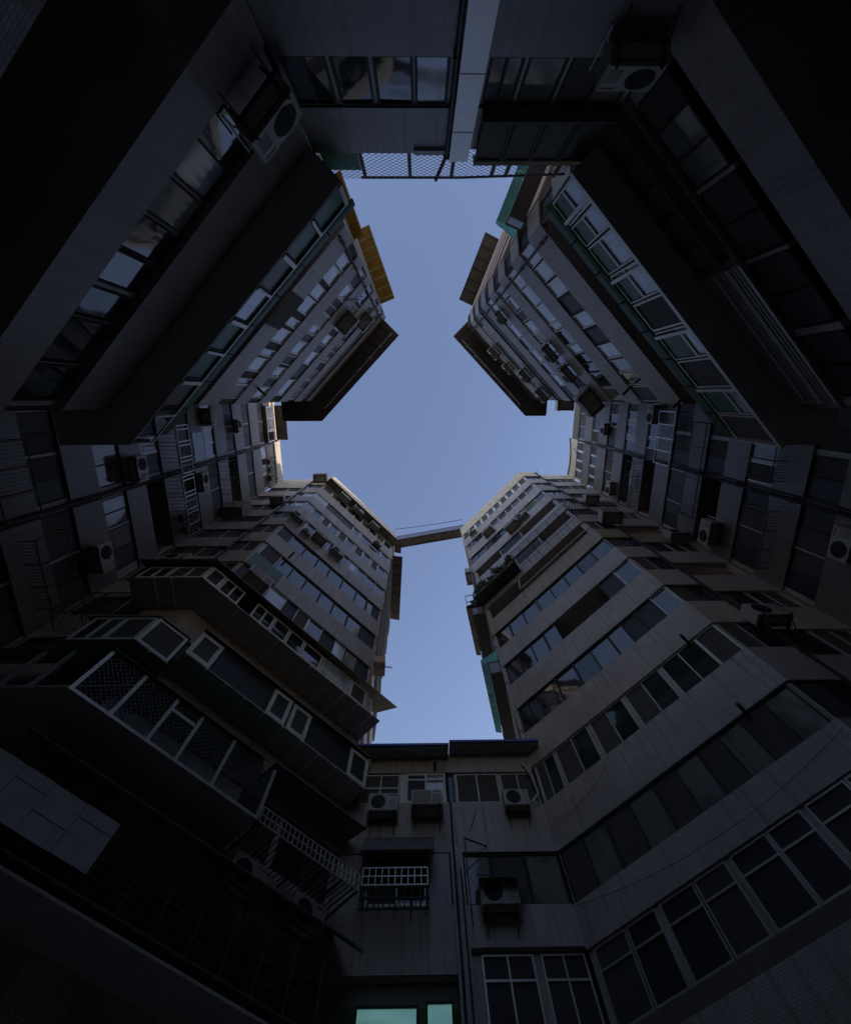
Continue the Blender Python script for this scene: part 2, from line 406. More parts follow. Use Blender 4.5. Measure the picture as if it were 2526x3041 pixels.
#
S_L = thing('low_house', 'low house of two lit teal panes and a white balcony grid closing the passage', 'house', (-2.45, 13, 0))
S_R = thing('low_house', 'low house with grey window row and dark window hood, against the clean banded block', 'house', (1.0, 13, 0))
N_L = thing('low_house', 'low house with mirror-like sliding windows and mesh roof screen, left of the pale pillar', 'house', (-2.37, -5.3, 0))
N_R = thing('low_house', 'low house with black framed glass bay, right of the pale pillar', 'house', (3.83, -5.3, 0))
uS = 3.28
for bl, a, b, m, zz in ((S_L, 0, uS, 'tile_w', 13.3), (S_R, uS + .003, wS.L, 'tile', 13.42)):
    wm = MB(); pts = [wS.P(a, 0, 0), wS.P(b, 0, 0)]; pts = [(p.x, p.y) for p in pts]
    for z0, z1 in ((-1.5, -.2), (1.0, 2.6), (3.9, 5.3), (7.0 if bl is S_L else 7.5, 8.42), (9.8, 11.43), (12.62, zz)): q = wm.sweep(pts, .9, z0, z1, 0)
    x0 = q[0][0] - (1.1 if bl is S_L else 0); x1 = q[1][0] + (1.1 if bl is S_R else 0)
    wm.prism([(x0, q[0][1]), (x1, q[0][1]), (x1, 18), (x0, 18)], -1.5, zz - .02, 1)
    wm.build('wall', [m, 'dark'], bl)
uN = 3.0
for bl, a, b, m, zz in ((N_R, 0, uN, 'tile_n', 11.38), (N_L, uN + .003, wN.L, 'tile_n', 11.55)):
    wm = MB(); pts = [wN.P(a, 0, 0), wN.P(b, 0, 0)]; pts = [(p.x, p.y) for p in pts]
    for z0, z1 in ((-1.5, -.2), (1.0, 2.6), (4.0, 5.5), (6.9, 8.66), (9.96, zz)): q = wm.sweep(pts, .5, z0, z1, 0)
    x0 = q[0][0] + (1.1 if bl is N_R else 0); x1 = q[1][0] - (1.1 if bl is N_L else 0)
    wm.prism([(x0, q[0][1]), (x1, q[0][1]), (x1, -9.5), (x0, -9.5)], -1.5, zz - .02, 1)
    wm.build('wall', [m, 'dark'], bl)
# ---------------------------------------------------------------- window bands of the tall blocks
D_ = 'D'
def wl(s):
    """'a b kinds a b kinds' -> list; a trailing frame letter may follow the kinds after a slash"""
    it = s.split(); out = []
    for i in range(0, len(it), 3):
        kk = it[i + 2].split('/'); out.append((float(it[i]), float(it[i + 1]), kk[0]) + ((kk[1],) if len(kk) > 1 else ()))
    return out
# plain block at the lower right
strips(SE, wSE, 0, wl('.05 1.73 dc/D 1.73 3.48 dc/D 3.48 5.02 dc/D 5.02 6.44 dc/D 6.44 7.95 dc/D'))
strips(SE, wSE, 1, wl('.03 .97 dt 1.06 2.54 dt 2.66 4.12 dt 4.24 5.7 dt 5.82 7.26 tt/A 7.26 8.02 d'))
strips(SE, wSE, 2, wl('.12 1.24 gg/D 1.24 3.2 gg/D 3.2 5.04 tg/D 5.04 6.45 gk/D 6.45 7.28 k/D 7.28 8.02 g'))
strips(SE, wSE, 3, wl('.15 1.02 g/D 1.02 2.65 gg/D 2.65 3.42 g/D 3.42 6.15 v 6.15 7.05 k/D 7.1 7.98 g'))
strips(SE, wSE, 4, wl('.2 1.18 g/D 1.18 3.13 gg/D 3.2 5.13 gg/D 5.13 6.07 g/D 6.07 7.05 t/D 7.05 8.0 g/D'))
strips(SE, wSE, 5, wl('.25 7.8 v'))
strips(SE, wSE, 6, wl('.2 3.3 v 3.4 5.4 kd/D 5.5 7.9 v'))
strips(SE, wSE, 7, wl('.2 2.6 v 2.7 4.6 kk/D 4.7 7.9 v'))
strips(SE, wSE, 8, wl('.1 1.67 gg/D 1.75 2.43 k/D 2.43 3.88 gt/D 3.95 5.43 gg 5.5 6.14 g 6.14 7.14 n/D 7.14 8.0 g/A'))
strips(SE, wSE, 9, wl('.1 .72 g .72 2.2 gg/D 2.3 3.02 k/D 3.02 3.87 g 3.87 4.74 k 4.74 5.47 k 5.47 6.29 g 6.29 7.05 k 7.05 7.9 g/A'))
strips(SE, wSE, 10, [(.06 + .8 * i, .74 + .8 * i, 'g' if i % 3 else 'd', 'W') for i in range(10)], fill='white')
for k in range(0, 11):
    bright = k in (8, 9, 10)
    strips(SE, wSEn, k, [(.12, .8, 'g' if bright else 'd', 'A' if k % 2 else 'D'), (.8, 1.5, 'g' if k % 3 else 'k', 'D')], fill='tile')
    strips(SE, wSEn2, k, [(.2, 1.5, 'gd' if bright else 'dk', 'D'), (1.62, 2.95, 'dd' if k % 2 else 'kd', 'A')] if k not in (3, 5) else [(.1, 3.0, 'v')], fill='tile')
    if k % 2: strips(SE, wSPE, k, [(8.0, 10.2, 'dd', 'D'), (11.2, 13.4, 'gd', 'A')])
# street-level windows under the lowest band: pale frames, transoms above
strips(SE, wSE, 0, [(.15 + 1.0 * i, .12 + 1.0 * i + (.9 if i % 2 else 1.0), 'k' if i % 3 else 'd', 'A') for i in range(8)], z0=5.95, z1=7.40, trans=6.95, off=-.05)
bb = MB(); bb.box(wSE, -.2, 8.2, -1.0, -.03, 2.65, 5.94); bb.build('base_wall', 'dark', SE)

# warm block at the lower left
strips(SW, wSW, 9, [(.0, .9, 'd', 'A')] + [(1 + .86 * i, 1.8 + .86 * i, 'g' if i % 2 else 'd', 'W') for i in range(8)])
strips(SW, wSW, 8, wl('.05 1.2 p/W 1.25 3.9 ddd/D 3.98 4.69 g/W 4.86 6.9 gg/A 7.03 7.8 g/W'), fill='panel')
strips(SW, wSW, 7, [(.05, .7, 'p', 'A'), (.72, 1.48, 'g', 'W'), (1.66, 2.26, 'd', 'W'), (2.33, 3.06, 'g', 'W'), (3.2, 3.86, 'd', 'W'), (3.9, 4.64, 'g', 'W'), (4.8, 5.5, 'd', 'W'), (5.55, 6.25, 'g', 'W'), (6.4, 7.01, 'd', 'W'), (7.05, 7.75, 'g', 'W')], fill='panel')
strips(SW, wSW, 6, wl('.1 1.0 d/A 1.05 1.75 g/A 1.8 2.55 k/D 2.61 3.05 g/A 3.1 4.05 k/D 4.1 4.72 g/A 4.87 5.41 b/A 5.5 7.96 ggg/A'))
strips(SW, wSW, 5, wl('.15 .85 k/D .85 1.96 g/D 1.96 2.95 g/D 2.95 3.86 g/D 3.86 4.89 g/D 4.89 6.01 g/D 6.01 6.88 g/D 6.9 7.9 gk/D'))
strips(SW, wSW, 4, wl('.2 1.22 d/A 1.22 2.07 g/D 2.07 2.99 g/D 2.99 4.01 g/D 4.01 4.94 g/D 4.94 5.96 g/D 5.96 6.94 g/D 6.94 7.93 k/D'))
strips(SW, wSW, 3, wl('.1 1.6 kk/D 1.76 2.67 b/A 2.7 3.34 k/D 3.36 4.08 d/A 4.08 4.9 g/A 4.95 5.72 k/D 5.72 6.36 b/A 6.4 7.2 c/D 7.2 7.9 k/D'))
for k in (0, 1, 2): strips(SW, wSW, k, wl('.1 1.9 dk/D 2.1 3.9 kd/D 4.1 5.9 dd/D 6.1 7.9 kd/D'))
for k in range(0, 10):
    strips(SW, wSWn0, k, [(.1, .8, 'g' if k > 5 else 'd', 'W' if k in (7, 8) else 'D'), (.82, 1.5, 'b' if k in (7, 8) else 'k', 'A')])
    strips(SW, wSWn, k, [(.1, 1.5, 'kd', 'D'), (1.7, 2.9, 'dk', 'D')] if k != 6 else [(.05, 3.0, 'v')])
    if k % 2 == 0: strips(SW, wSPW, k, [(.4, 1.8, 'gd', 'A'), (2.6, 4.4, 'dg', 'D')])
gp = MB(); gp.box(wSW, .1, 1.82, .005, .03, B[4] + .05, T[4] - .08); gp.build('paint_shade_panel', 'greentin', SW, label='green painted patch of the parapet')

# upper left block
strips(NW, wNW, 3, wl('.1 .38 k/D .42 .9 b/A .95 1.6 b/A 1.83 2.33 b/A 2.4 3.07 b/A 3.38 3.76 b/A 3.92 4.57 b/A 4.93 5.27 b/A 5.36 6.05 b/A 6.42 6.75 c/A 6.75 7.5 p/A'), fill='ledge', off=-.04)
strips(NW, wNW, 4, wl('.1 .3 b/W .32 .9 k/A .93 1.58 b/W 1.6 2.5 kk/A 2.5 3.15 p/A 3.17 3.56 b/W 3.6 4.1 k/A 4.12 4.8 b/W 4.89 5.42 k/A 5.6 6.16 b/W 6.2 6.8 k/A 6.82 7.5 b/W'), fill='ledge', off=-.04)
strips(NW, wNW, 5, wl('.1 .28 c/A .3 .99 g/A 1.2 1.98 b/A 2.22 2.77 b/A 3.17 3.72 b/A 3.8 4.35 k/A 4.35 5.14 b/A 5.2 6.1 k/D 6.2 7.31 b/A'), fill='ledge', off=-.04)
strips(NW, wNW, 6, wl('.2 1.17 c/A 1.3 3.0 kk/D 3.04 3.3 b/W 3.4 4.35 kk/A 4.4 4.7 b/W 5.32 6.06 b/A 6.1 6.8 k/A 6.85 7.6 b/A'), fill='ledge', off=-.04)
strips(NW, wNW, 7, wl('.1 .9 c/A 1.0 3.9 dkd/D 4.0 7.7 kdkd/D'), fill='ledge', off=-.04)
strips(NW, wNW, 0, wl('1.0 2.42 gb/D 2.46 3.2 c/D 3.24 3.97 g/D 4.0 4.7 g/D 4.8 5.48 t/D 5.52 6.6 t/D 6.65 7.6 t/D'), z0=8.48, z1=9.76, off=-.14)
pm = MB(); pm.box(wNW, 2.63, 4.04, .003, .02, B[3] + .06, T[3]); pm.build('paint_shade_panel', 'ledge', NW, label='dark panel standing in for the shade of a gap in the lowest tiled parapet')  # thin dark panel paints in the shade of an open gap
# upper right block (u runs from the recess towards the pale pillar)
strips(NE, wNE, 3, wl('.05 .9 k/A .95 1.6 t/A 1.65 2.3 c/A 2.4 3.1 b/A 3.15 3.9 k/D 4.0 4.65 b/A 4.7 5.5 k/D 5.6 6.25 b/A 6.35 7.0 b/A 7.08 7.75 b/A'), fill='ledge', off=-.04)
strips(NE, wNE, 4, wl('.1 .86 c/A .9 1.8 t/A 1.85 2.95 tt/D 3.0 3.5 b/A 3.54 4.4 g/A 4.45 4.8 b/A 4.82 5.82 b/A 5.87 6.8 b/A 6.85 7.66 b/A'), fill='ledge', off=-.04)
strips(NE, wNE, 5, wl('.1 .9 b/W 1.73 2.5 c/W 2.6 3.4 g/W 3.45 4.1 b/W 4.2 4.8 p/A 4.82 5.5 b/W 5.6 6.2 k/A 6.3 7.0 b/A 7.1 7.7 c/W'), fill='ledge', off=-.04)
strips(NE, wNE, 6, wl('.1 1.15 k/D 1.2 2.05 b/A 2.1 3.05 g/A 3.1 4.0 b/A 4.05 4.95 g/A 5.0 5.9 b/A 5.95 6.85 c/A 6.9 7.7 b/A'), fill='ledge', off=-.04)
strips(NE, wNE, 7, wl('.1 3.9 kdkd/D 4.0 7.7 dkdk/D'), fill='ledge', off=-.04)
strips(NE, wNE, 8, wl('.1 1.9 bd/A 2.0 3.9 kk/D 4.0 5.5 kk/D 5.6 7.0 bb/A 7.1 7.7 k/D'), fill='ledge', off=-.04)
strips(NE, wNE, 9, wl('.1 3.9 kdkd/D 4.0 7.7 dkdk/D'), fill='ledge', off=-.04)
strips(NE, wNE, 0, wl('.3 2.0 kk/D 2.2 3.9 kd/D 4.0 5.6 dd/D 5.7 7.6 ccd/D'), z0=8.7, z1=9.76)
pk = MB()
for k in range(2, 10): pk.box(wNPE, .05, 5.8, 0, .05, B[k] + .02, T[k] - .02)
pk.build('render_band', 'pink', NE)
for k in range(2, 9): strips(NE, wNEc, k, [(.08, .6, 'k', 'D')], fill='dark')

# recessed blocks left and right
def rec(bl, w, k, a, b, spec, **kw): strips(bl, w, k, spec, ustart=a, uend=b, **kw)
for k in range(0, 11):
    # right recess: u 0 at the cream-parapet block, 3.62 the party wall
    es = {10: [(.15 + .85 * i, .9 + .85 * i, 'd' if i % 2 else 'g', 'W') for i in range(4)], 9: [(.1 + .87 * i, .9 + .87 * i, 'd' if i % 2 else 'g', 'W') for i in range(4)],
          7: [(.1, 3.5, 'v')], 6: [(.1, 3.5, 'v')], 4: [(.1, 3.5, 'v')], 5: wl('.2 1.6 kd/D 1.7 3.4 dk/D')}.get(k, wl('.2 1.8 kd/D 1.9 3.5 dk/D'))
    rec(E_S, wE, k, 0, 3.60, es, fill='white' if k > 8 else 'tile')
    en = {9: wl('3.75 4.7 d/W 4.75 6.6 g/W 6.65 7.1 c/W'), 8: wl('3.75 5.2 kd/D 5.3 7.0 gd/A'), 7: wl('3.75 4.6 g/A 4.9 5.6 g/A 5.9 7.0 gk/A'), 10: wl('3.75 7.1 gdg/A'),
          6: wl('3.75 4.9 dg/A 5.0 7.0 gd/A'), 3: wl('3.9 4.75 d/A 4.8 5.5 c/A 5.6 7.0 kd/D')}.get(k, wl('3.8 5.4 kd/D 5.6 7.1 dk/D'))
    rec(E_N, wE, k, 3.64, wE.L, en)
    wn = {3: wl('.2 1.4 kk/D 1.5 3.3 cc/D'), 4: wl('.1 1.5 kk/D 1.6 2.3 c/A 2.4 3.3 k/D'), 5: wl('.2 3.3 dkd/D'), 6: wl('.2 1.5 gd/A 1.6 3.3 gg/A'), 10: wl('.3 2.6 bb/W 2.65 3.4 b/W')}.get(k, wl('.2 1.6 kd/D 1.7 3.3 dk/D'))
    rec(W_N, wW, k, 0, 3.47, wn)
    ws = {3: wl('3.8 5.0 cc/D 5.1 6.9 cd/D'), 4: [(3.6, 7.2, 'v')], 7: [(3.6, 7.2, 'v')], 9: wl('3.6 4.5 b/W 4.6 5.9 gb/W 6.0 7.1 d/W'), 10: [(3.6, 7.2, 'v')]}.get(k, wl('3.7 5.3 dk/D 5.4 7.2 kd/D'))
    rec(W_S, wW, k, 3.53, wW.L, ws)

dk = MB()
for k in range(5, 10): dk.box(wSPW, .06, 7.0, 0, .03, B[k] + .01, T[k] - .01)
dk.build('added_dark_sheet', 'ledge', SW)  # dark sheets added over the bands to darken the passage side
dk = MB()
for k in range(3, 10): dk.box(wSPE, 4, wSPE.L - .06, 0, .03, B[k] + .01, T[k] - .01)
dk.build('added_dark_sheet', 'ledge', SE)  # added likewise, to darken this passage side
# ---------------------------------------------------------------- helpers for things hung on the walls
def hang(name, label, cat, w, u, z, group=None, o=0):
    return thing(name, label, cat, w.P(u, o, z), w.ang, group)

def off_line(pts, o):
    """move a wall line outwards (towards the court) by o, mitred"""
    P = [Vector((p[0], p[1])) for p in pts]; n = len(P); ds = [(P[i + 1] - P[i]).normalized() for i in range(n - 1)]
    nn = [Vector((d.y, -d.x)) for d in ds]; out = []
    for i in range(n):
        if i == 0: k = nn[0]
        elif i == n - 1: k = nn[-1]
        else:
            k = nn[i - 1] + nn[i]; k = k / max(.2, 1 + nn[i - 1].dot(nn[i]))
        q = P[i] + k * o; out.append((q.x, q.y))
    return out

def sheet(mb, pin, zin, pout, zout, th=.03, mi=0):
    """sloping sheet between an inner and an outer line"""
    v = lambda q, z: Vector((q[0], q[1], z + H))
    for i in range(len(pin) - 1):
        b = [v(pout[i], zout), v(pout[i + 1], zout), v(pin[i + 1], zin), v(pin[i], zin)]
        mb.hexa(b, [p + Vector((0, 0, th)) for p in b], mi)

def ribs(mb, w, us, o0, z0, o1, z1, r=.018, mi=0):
    for u in us: mb.bar(w.P(u, o0, z0), w.P(u, o1, z1), r, mi)

def frange(a, b, s):
    n = int((b - a) / s + 1e-6); return [a + s * i for i in range(n + 1)]

def bay(name, label, line, o, z0, z1, zr, fronts, sheetmat='brown', floormat='dark', over=.2, frame='W', fw=.06, brackets=(), brk='white', zi=None, cat='bay window', rline=None):
    """enclosed bay along a wall line: floor sheet on brackets, framed glazing, sloping roof sheet"""
    w0 = Wall(line[0], line[1])
    t = thing(name, label, cat, w0.P(0, 0, z0), w0.ang)
    outer = off_line(line, o); rl = rline or line; lip = off_line(rl, o + over)
    m = MB(); sheet(m, off_line(line, .003), z0, outer, z0, .04); m.build('floor_sheet', floormat, t)
    if zr is not None:
        m = MB(); sheet(m, off_line(rl, .003), zr, lip, z1 + .03, .03)
        m.build('roof_sheet', sheetmat, t)
    for seg, specs in fronts.items():
        wf = Wall(outer[seg], outer[seg + 1])
        for a, b, kd, *rest in specs:
            window(t, wf, a, b, z0 + .045, z1, kd, rest[0] if rest else frame, 0, fw=rest[1] if len(rest) > 1 else fw)
    for w, u in brackets:
        b = MB(); b.bar(w.P(u, .0, z0 - .035), w.P(u, o + .02, z0 - .035), .03); b.build('bracket', brk, t)
    return t, outer

# ---------------------------------------------------------------- caged bays of the warm block
lineSW = [(-10.2, 7.28), (-8.15, 7.28), wSW.P(8.03, 0, 0).xy[:]]
b1, o1 = bay('bay_window', 'uppermost long brown bay with yellowed white frames on the warm block', lineSW, 1.2, 14.15, 15.12, 16.1,
    {1: [(0.02, .62, 'k', 'W', .09), (.64, 1.5, 'gg', 'W', .07), (2.1, 2.98, 'gg', 'W', .07), (3.0, 3.7, 'g', 'W'), (3.72, 4.42, 'g', 'W'), (4.44, 5.38, 'g', 'W', .08), (5.42, 6.9, 'b', 'W'), (6.92, 7.7, 'd', 'W', .08), (7.72, 8.06, 'p', 'W', .05)],
     0: [(.2, 1.2, 'kk', 'W'), (1.22, 2.5, 'dd', 'W')]}, 'brown', 'under', .3, rline=[(-10.4, 7.28), (-8.15, 7.28), wSW.P(8.6, 0, 0).xy[:]],
    brackets=[(wSW, u) for u in (.28, 1.2, 2.1, 3.0, 3.86, 4.56, 5.5, 6.21, 6.88, 7.6)] + [(wSWn0, .5), (wSWn0, 1.1)])
lineSW2 = [(-9.9, 7.28), (-8.15, 7.28), (-7.65, 7.78)]
b2a, o2a = bay('bay_window', 'short glass bay box turning the corner of the warm block above the mesh cage', lineSW2, .95, 10.55, 11.75, 12.05,
    {0: [(.25, 1.2, 'kd', 'W'), (1.22, 2.1, 'd', 'W')], 1: [(.02, 1.05, 'd', 'W', .09)]}, 'brown', 'brown', .05, brackets=[(wSW, .1)])
wl2 = [wSW.P(.82, 0, 0).xy[:], wSW.P(8.0, 0, 0).xy[:]]
b2, o2 = bay('bay_window', 'second long bay with broad white window frames, below the brown bay of the warm block', wl2, .95, 11.28, 12.42, 13.1,
    {0: [(.0, .84, 'd', 'W', .14), (.88, 2.95, 'kk', 'D'), (2.98, 3.72, 'k', 'W', .13), (3.8, 4.55, 'd', 'W', .13), (4.6, 6.3, 'kk', 'D'), (6.34, 7.15, 'k', 'W', .12)]}, 'brown', 'under', .12,
    brackets=[(wSW, u) for u in (.9, 1.62, 2.35, 3.05, 3.8, 4.53, 5.29, 5.99, 6.7, 7.4)])
# mesh cage and its green roof
lineSW3 = [(-12.2, 7.28), (-8.15, 7.28), wSW.P(4.72, 0, 0).xy[:]]
b3 = thing('mesh_cage', 'balcony cage of square wire mesh under a green sheet roof on the warm block', 'balcony cage', wSW.P(0, 0, 8.2), wSW.ang)
out3 = off_line(lineSW3, 1.2); m = MB(); sheet(m, off_line(lineSW3, .003), 8.2, out3, 8.2, .05); m.build('floor_sheet', 'under', b3)
m = MB(); sheet(m, off_line(lineSW3, .003), 10.9, off_line(lineSW3, 1.3), 9.62, .02); m.build('roof_sheet', 'greensheet', b3)
w3 = Wall(out3[1], out3[2]); w3b = Wall(out3[0], out3[1])
m = MB(); m.face([w3.P(0, 0, 8.25), w3.P(w3.L, 0, 8.25), w3.P(w3.L, 0, 9.6), w3.P(0, 0, 9.6)], 0, [(0, 0), (w3.L, 0), (w3.L, 1.35), (0, 1.35)]); m.build('wire_mesh', 'mesh_sq', b3)
for u in (.0, .98, 1.96, 2.74, 3.78, w3.L - .06):
    m = MB(); m.box(w3, u, u + .09, -.04, .03, 8.24, 9.6); m.build('post', 'alu', b3)
for u in (.3, 1.6, 2.9, 3.6):
    m = MB(); m.box(w3b, u, u + .09, -.04, .03, 8.24, 9.6); m.build('post', 'alu', b3)
m = MB(); m.box(w3, 1.98, 2.72, -.03, .035, 9.2, 9.29); m.build('gate_rail', 'alu', b3)
m = MB(); m.box(w3, 0, w3.L, -.04, .04, 8.17, 8.25); m.box(w3b, 0, w3b.L, -.04, .04, 8.17, 8.25); m.build('bottom_rail', 'alu', b3)
m = MB(); m.box(wSW, .2, 4.4, .3, .34, 8.5, 9.4); cl = m.build('hanging_laundry', 'cloth'); props(cl, 'dim cloths hung out behind the square wire mesh', 'laundry')
# white grille shelf beside it
def grille(label, w, u0, u1, o, z0, z1, nx, zs, mat='alu', name='window_grille', r=.016, floor=True, legs=0, cat='grille'):
    t = hang(name, label, cat, w, u0, z0)
    m = MB(); ribs(m, w, [u0 + (u1 - u0) * i / nx for i in range(nx + 1)], o, z0, o, z1, r); m.build('upright', mat, t)
    m = MB()
    for z in zs: m.bar(w.P(u0, o, z), w.P(u1, o, z), r * 1.25)
    for u in (u0, u1):
        for z in zs: m.bar(w.P(u, 0, z), w.P(u, o, z), r * 1.25)
        for k in range(1, int(o / .26)): m.bar(w.P(u, .26 * k, z0), w.P(u, .26 * k, z1), r)
    m.build('rail', mat, t)
    if floor:
        m = MB(); ribs(m, w, frange(u0, u1, .14), 0, z0, o, z0, r); m.build('floor_bar', 'black', t)
    if legs:
        for i in range(legs + 1):
            m = MB(); m.bar(w.P(u0 + (u1 - u0) * i / legs, .01, z0 - .1), w.P(u0 + (u1 - u0) * i / legs, o, z0 - .02), .025); m.build('bracket', 'steel', t)
    return t
grille('long white grid shelf along the warm block, right of the mesh cage', wSW, 4.8, 8.0, 1.2, 8.2, 8.58, 22, (8.2, 8.39, 8.58), legs=6)
grille('white grid balcony under the window of the low house', wS, .86, 2.58, .75, 8.42, 8.84, 10, (8.42, 8.63, 8.84), legs=4)
cg = hang('window_cage', 'dark bar cage hanging below the white grid balcony of the low house', 'grille', wS, .86, 7.9)
m = MB(); ribs(m, wS, [.86 + .19 * i for i in range(10)], .74, 7.88, .74, 8.4, .02)
for z in (7.88, 8.12, 8.38): m.bar(wS.P(.82, .74, z), wS.P(2.62, .74, z), .03)
m.build('bar', 'steel', cg)
# green awning over the windows right of the cage
def awning(label, w, u0, u1, o, zin, zout, mat, ribstep=.9, name='awning', ribmat='steel', group=None, corr=0):
    t = hang(name, label, 'awning', w, u0, zin, group)
    m = MB()
    if corr:
        n = int((u1 - u0) / corr)
        for i in range(n):
            a = u0 + (u1 - u0) * i / n; b = u0 + (u1 - u0) * (i + 1) / n; c = (a + b) / 2
            for x, y, h0, h1 in ((a, c, 0, .03), (c, b, .03, 0)):
                bb = [w.P(x, .003, zin + h0), w.P(x, o, zout + h0), w.P(y, o, zout + h1), w.P(y, .003, zin + h1)]
                m.hexa(bb, [p + Vector((0, 0, .012)) for p in bb])
    else:
        bb = [w.P(u0, .003, zin), w.P(u0, o, zout), w.P(u1, o, zout), w.P(u1, .003, zin)]
        m.hexa(bb, [p + Vector((0, 0, .02)) for p in bb])
    m.build('sheet', mat, t)
    m = MB(); ribs(m, w, frange(u0 + .05, u1 - .03, ribstep), .003, zin - .03, o - .02, zout - .03, .02)
    m.bar(w.P(u0, o - .04, zout - .03), w.P(u1, o - .04, zout - .03), .02); m.build('rib', ribmat, t)
    return t
awning('green sheet awning under the second white framed bay of the warm block', wSW, 4.75, 8.2, 1.0, 10.15, 10.06, 'olive', .85)
awning('black sheet roof over the barred lowest cage of the warm block', wSW, -.4, 8.2, 1.45, 7.9, 6.95, 'skin_dark', .8)
# lowest barred cage
c4 = hang('window_cage', 'long black barred cage, lowest on the warm block, with pale sheet panels', 'grille', wSW, -.2, 5.4)
m = MB(); ribs(m, wSW, [2.18 + .74 * i for i in range(8)], 1.2, 5.4, 1.2, 6.6, .022)
for i in range(9): m.bar(wSW.P(-.4, 1.21, 5.42 + .14 * i), wSW.P(7.6, 1.21, 5.42 + .14 * i), .008)
m.bar(wSW.P(-.5, 1.22, 5.4), wSW.P(7.7, 1.22, 5.4), .03); m.build('bar', 'rust', c4)
for i, (a, b) in enumerate(((-.5, .12), (.13, .72), (.73, 1.4), (1.41, 2.12))):
    for j, (z0, z1) in enumerate(((5.66, 6.02), (6.03, 6.3), (6.31, 6.55))):
        if (i, j) == (0, 0): continue
        m = MB(); m.box(wSW, a, b, 1.235 + .012 * ((i + j) % 2), 1.25 + .012 * ((i + j) % 2), z0, z1); m.build('panel', 'greysheet', c4)
m = MB(); sheet(m, [wSW.P(-.4, .003, 0).xy[:], wSW.P(7.7, .003, 0).xy[:]], 5.2, [wSW.P(-.4, 1.2, 0).xy[:], wSW.P(7.7, 1.2, 0).xy[:]], 5.2, .05); m.build('floor_sheet', 'under', c4)
# eave full of units under the pale parapet
awning('dark sheet eave under the pale parapet of the warm block', wSW, -.1, 8.05, .72, 36.9, 36.8, 'brown', .7)

# ---------------------------------------------------------------- green eaved bays of the two upper blocks
lineNW = [wNW.P(.04, 0, 0).xy[:], (-7.79, .28), (-9.2, .28)]
bn, on = bay('bay_window', 'long glazed bay with dark green eave on the upper left block', lineNW, .9, 11.25, 12.2, None,
    {0: [(.98 * i + .03, .98 * i + .95, 'mmobmmo'[i], 'D', .04) for i in range(7)] + [(6.9, 7.12, 't', 'D')], 1: [(.05, 1.3, 'k', 'D')]}, floormat='under')
def eave(t, line, o, z, zin, mat, tubes, w, k=0.0):
    """rounded plastic eave in short lengths, then the roof sheet back to the wall"""
    prof = [(o + .03 + k * .0, z + .02), (o + .05 + k, z + .16), (o + .05 + k, z + .36), (o + k * .6, z + .53), (o - .15, z + .63)]
    for a, b in tubes:
        m = MB(); m.slab(w, a, b, prof, 0, .02); m.build('eave', mat, t)
    m = MB(); l1 = off_line(line, o - .14); sheet(m, off_line(line, .003), zin, l1, z + .64, .02); m.build('roof_sheet', mat, t)
wNo = Wall((-2.37, -5.27), (-7.79, .28))
eave(bn, [(-2.37, -5.27), (-7.79, .28)], .9, 12.24, 13.2, 'greensheet', [(-.1 + 1.0 * i, -.1 + 1.0 * i + .96) for i in range(8)], wNo)
wo = Wall(on[0], on[1])
for i in range(8):
    u = .98 * i if i < 7 else 7.06
    m = MB(); m.box(wo, u, u + (.07 if i % 2 else .11), -.06, .04, 11.3, 12.25); m.build('post', 'alu', bn)
m = MB(); m.box(wo, 0, wo.L, -.02, .03, 12.2, 12.27); m.build('rail', 'alu', bn)
lineNE = [(10.2, .28), (9.32, .28), wNE.P(7.75, 0, 0).xy[:]]
be, oe = bay('bay_window', 'long glazed bay with pale frame and mossy green eave on the upper right block', lineNE, .9, 10.75, 12.3, None,
    {1: [(.02, .96, 'd', 'A', .05), (1.95, 2.9, 'd', 'A', .05), (3.95, 4.85, 'd', 'A', .06)], 0: [(.05, .9, 'g', 'A')]}, floormat='under')
eave(be, [(9.32, .28), (3.83, -5.32)], .9, 12.34, 13.3, 'greensheet', [(-.3 + 1.0 * i, -.3 + 1.0 * i + .95) for i in range(8)], wNE)
for bt, wv, u in ((bn, wNo, .0), (be, wNE, 7.76)):
    m = MB(); z = 11.3 if bt is bn else 10.8; m.face([wv.P(u, .01, z), wv.P(u, .9, z), wv.P(u, .9, 12.3), wv.P(u, .01, 13.1)], 0); m.build('end_panel', 'greenpane', bt)
we = Wall(oe[1], oe[2])
for a, b, hh in ((7.4, we.L - .04, 11.6), (1.0, 1.9, 11.35), (2.95, 3.9, 11.3), (4.9, 5.8, 11.6), (5.85, 6.7, 11.65), (6.75, 7.35, 11.6)):
    window(be, we, a, b, 10.8, hh, 'b', 'A', 0, fw=.05); window(be, we, a, b, hh, 12.3, 'm', 'A', 0, fw=.04)  # pale lower pane paints in a sky reflection, green upper pane the interior
m = MB(); m.box(we, -.05, we.L, -.05, .07, 10.68, 10.8); m.build('sill_beam', 'alu', be)
for i in range(0, 9, 2):
    m = MB(); m.box(we, .94 * i - .04, .94 * i + .05, -.05, .05, 10.8, 12.34); m.build('post', 'alu', be)
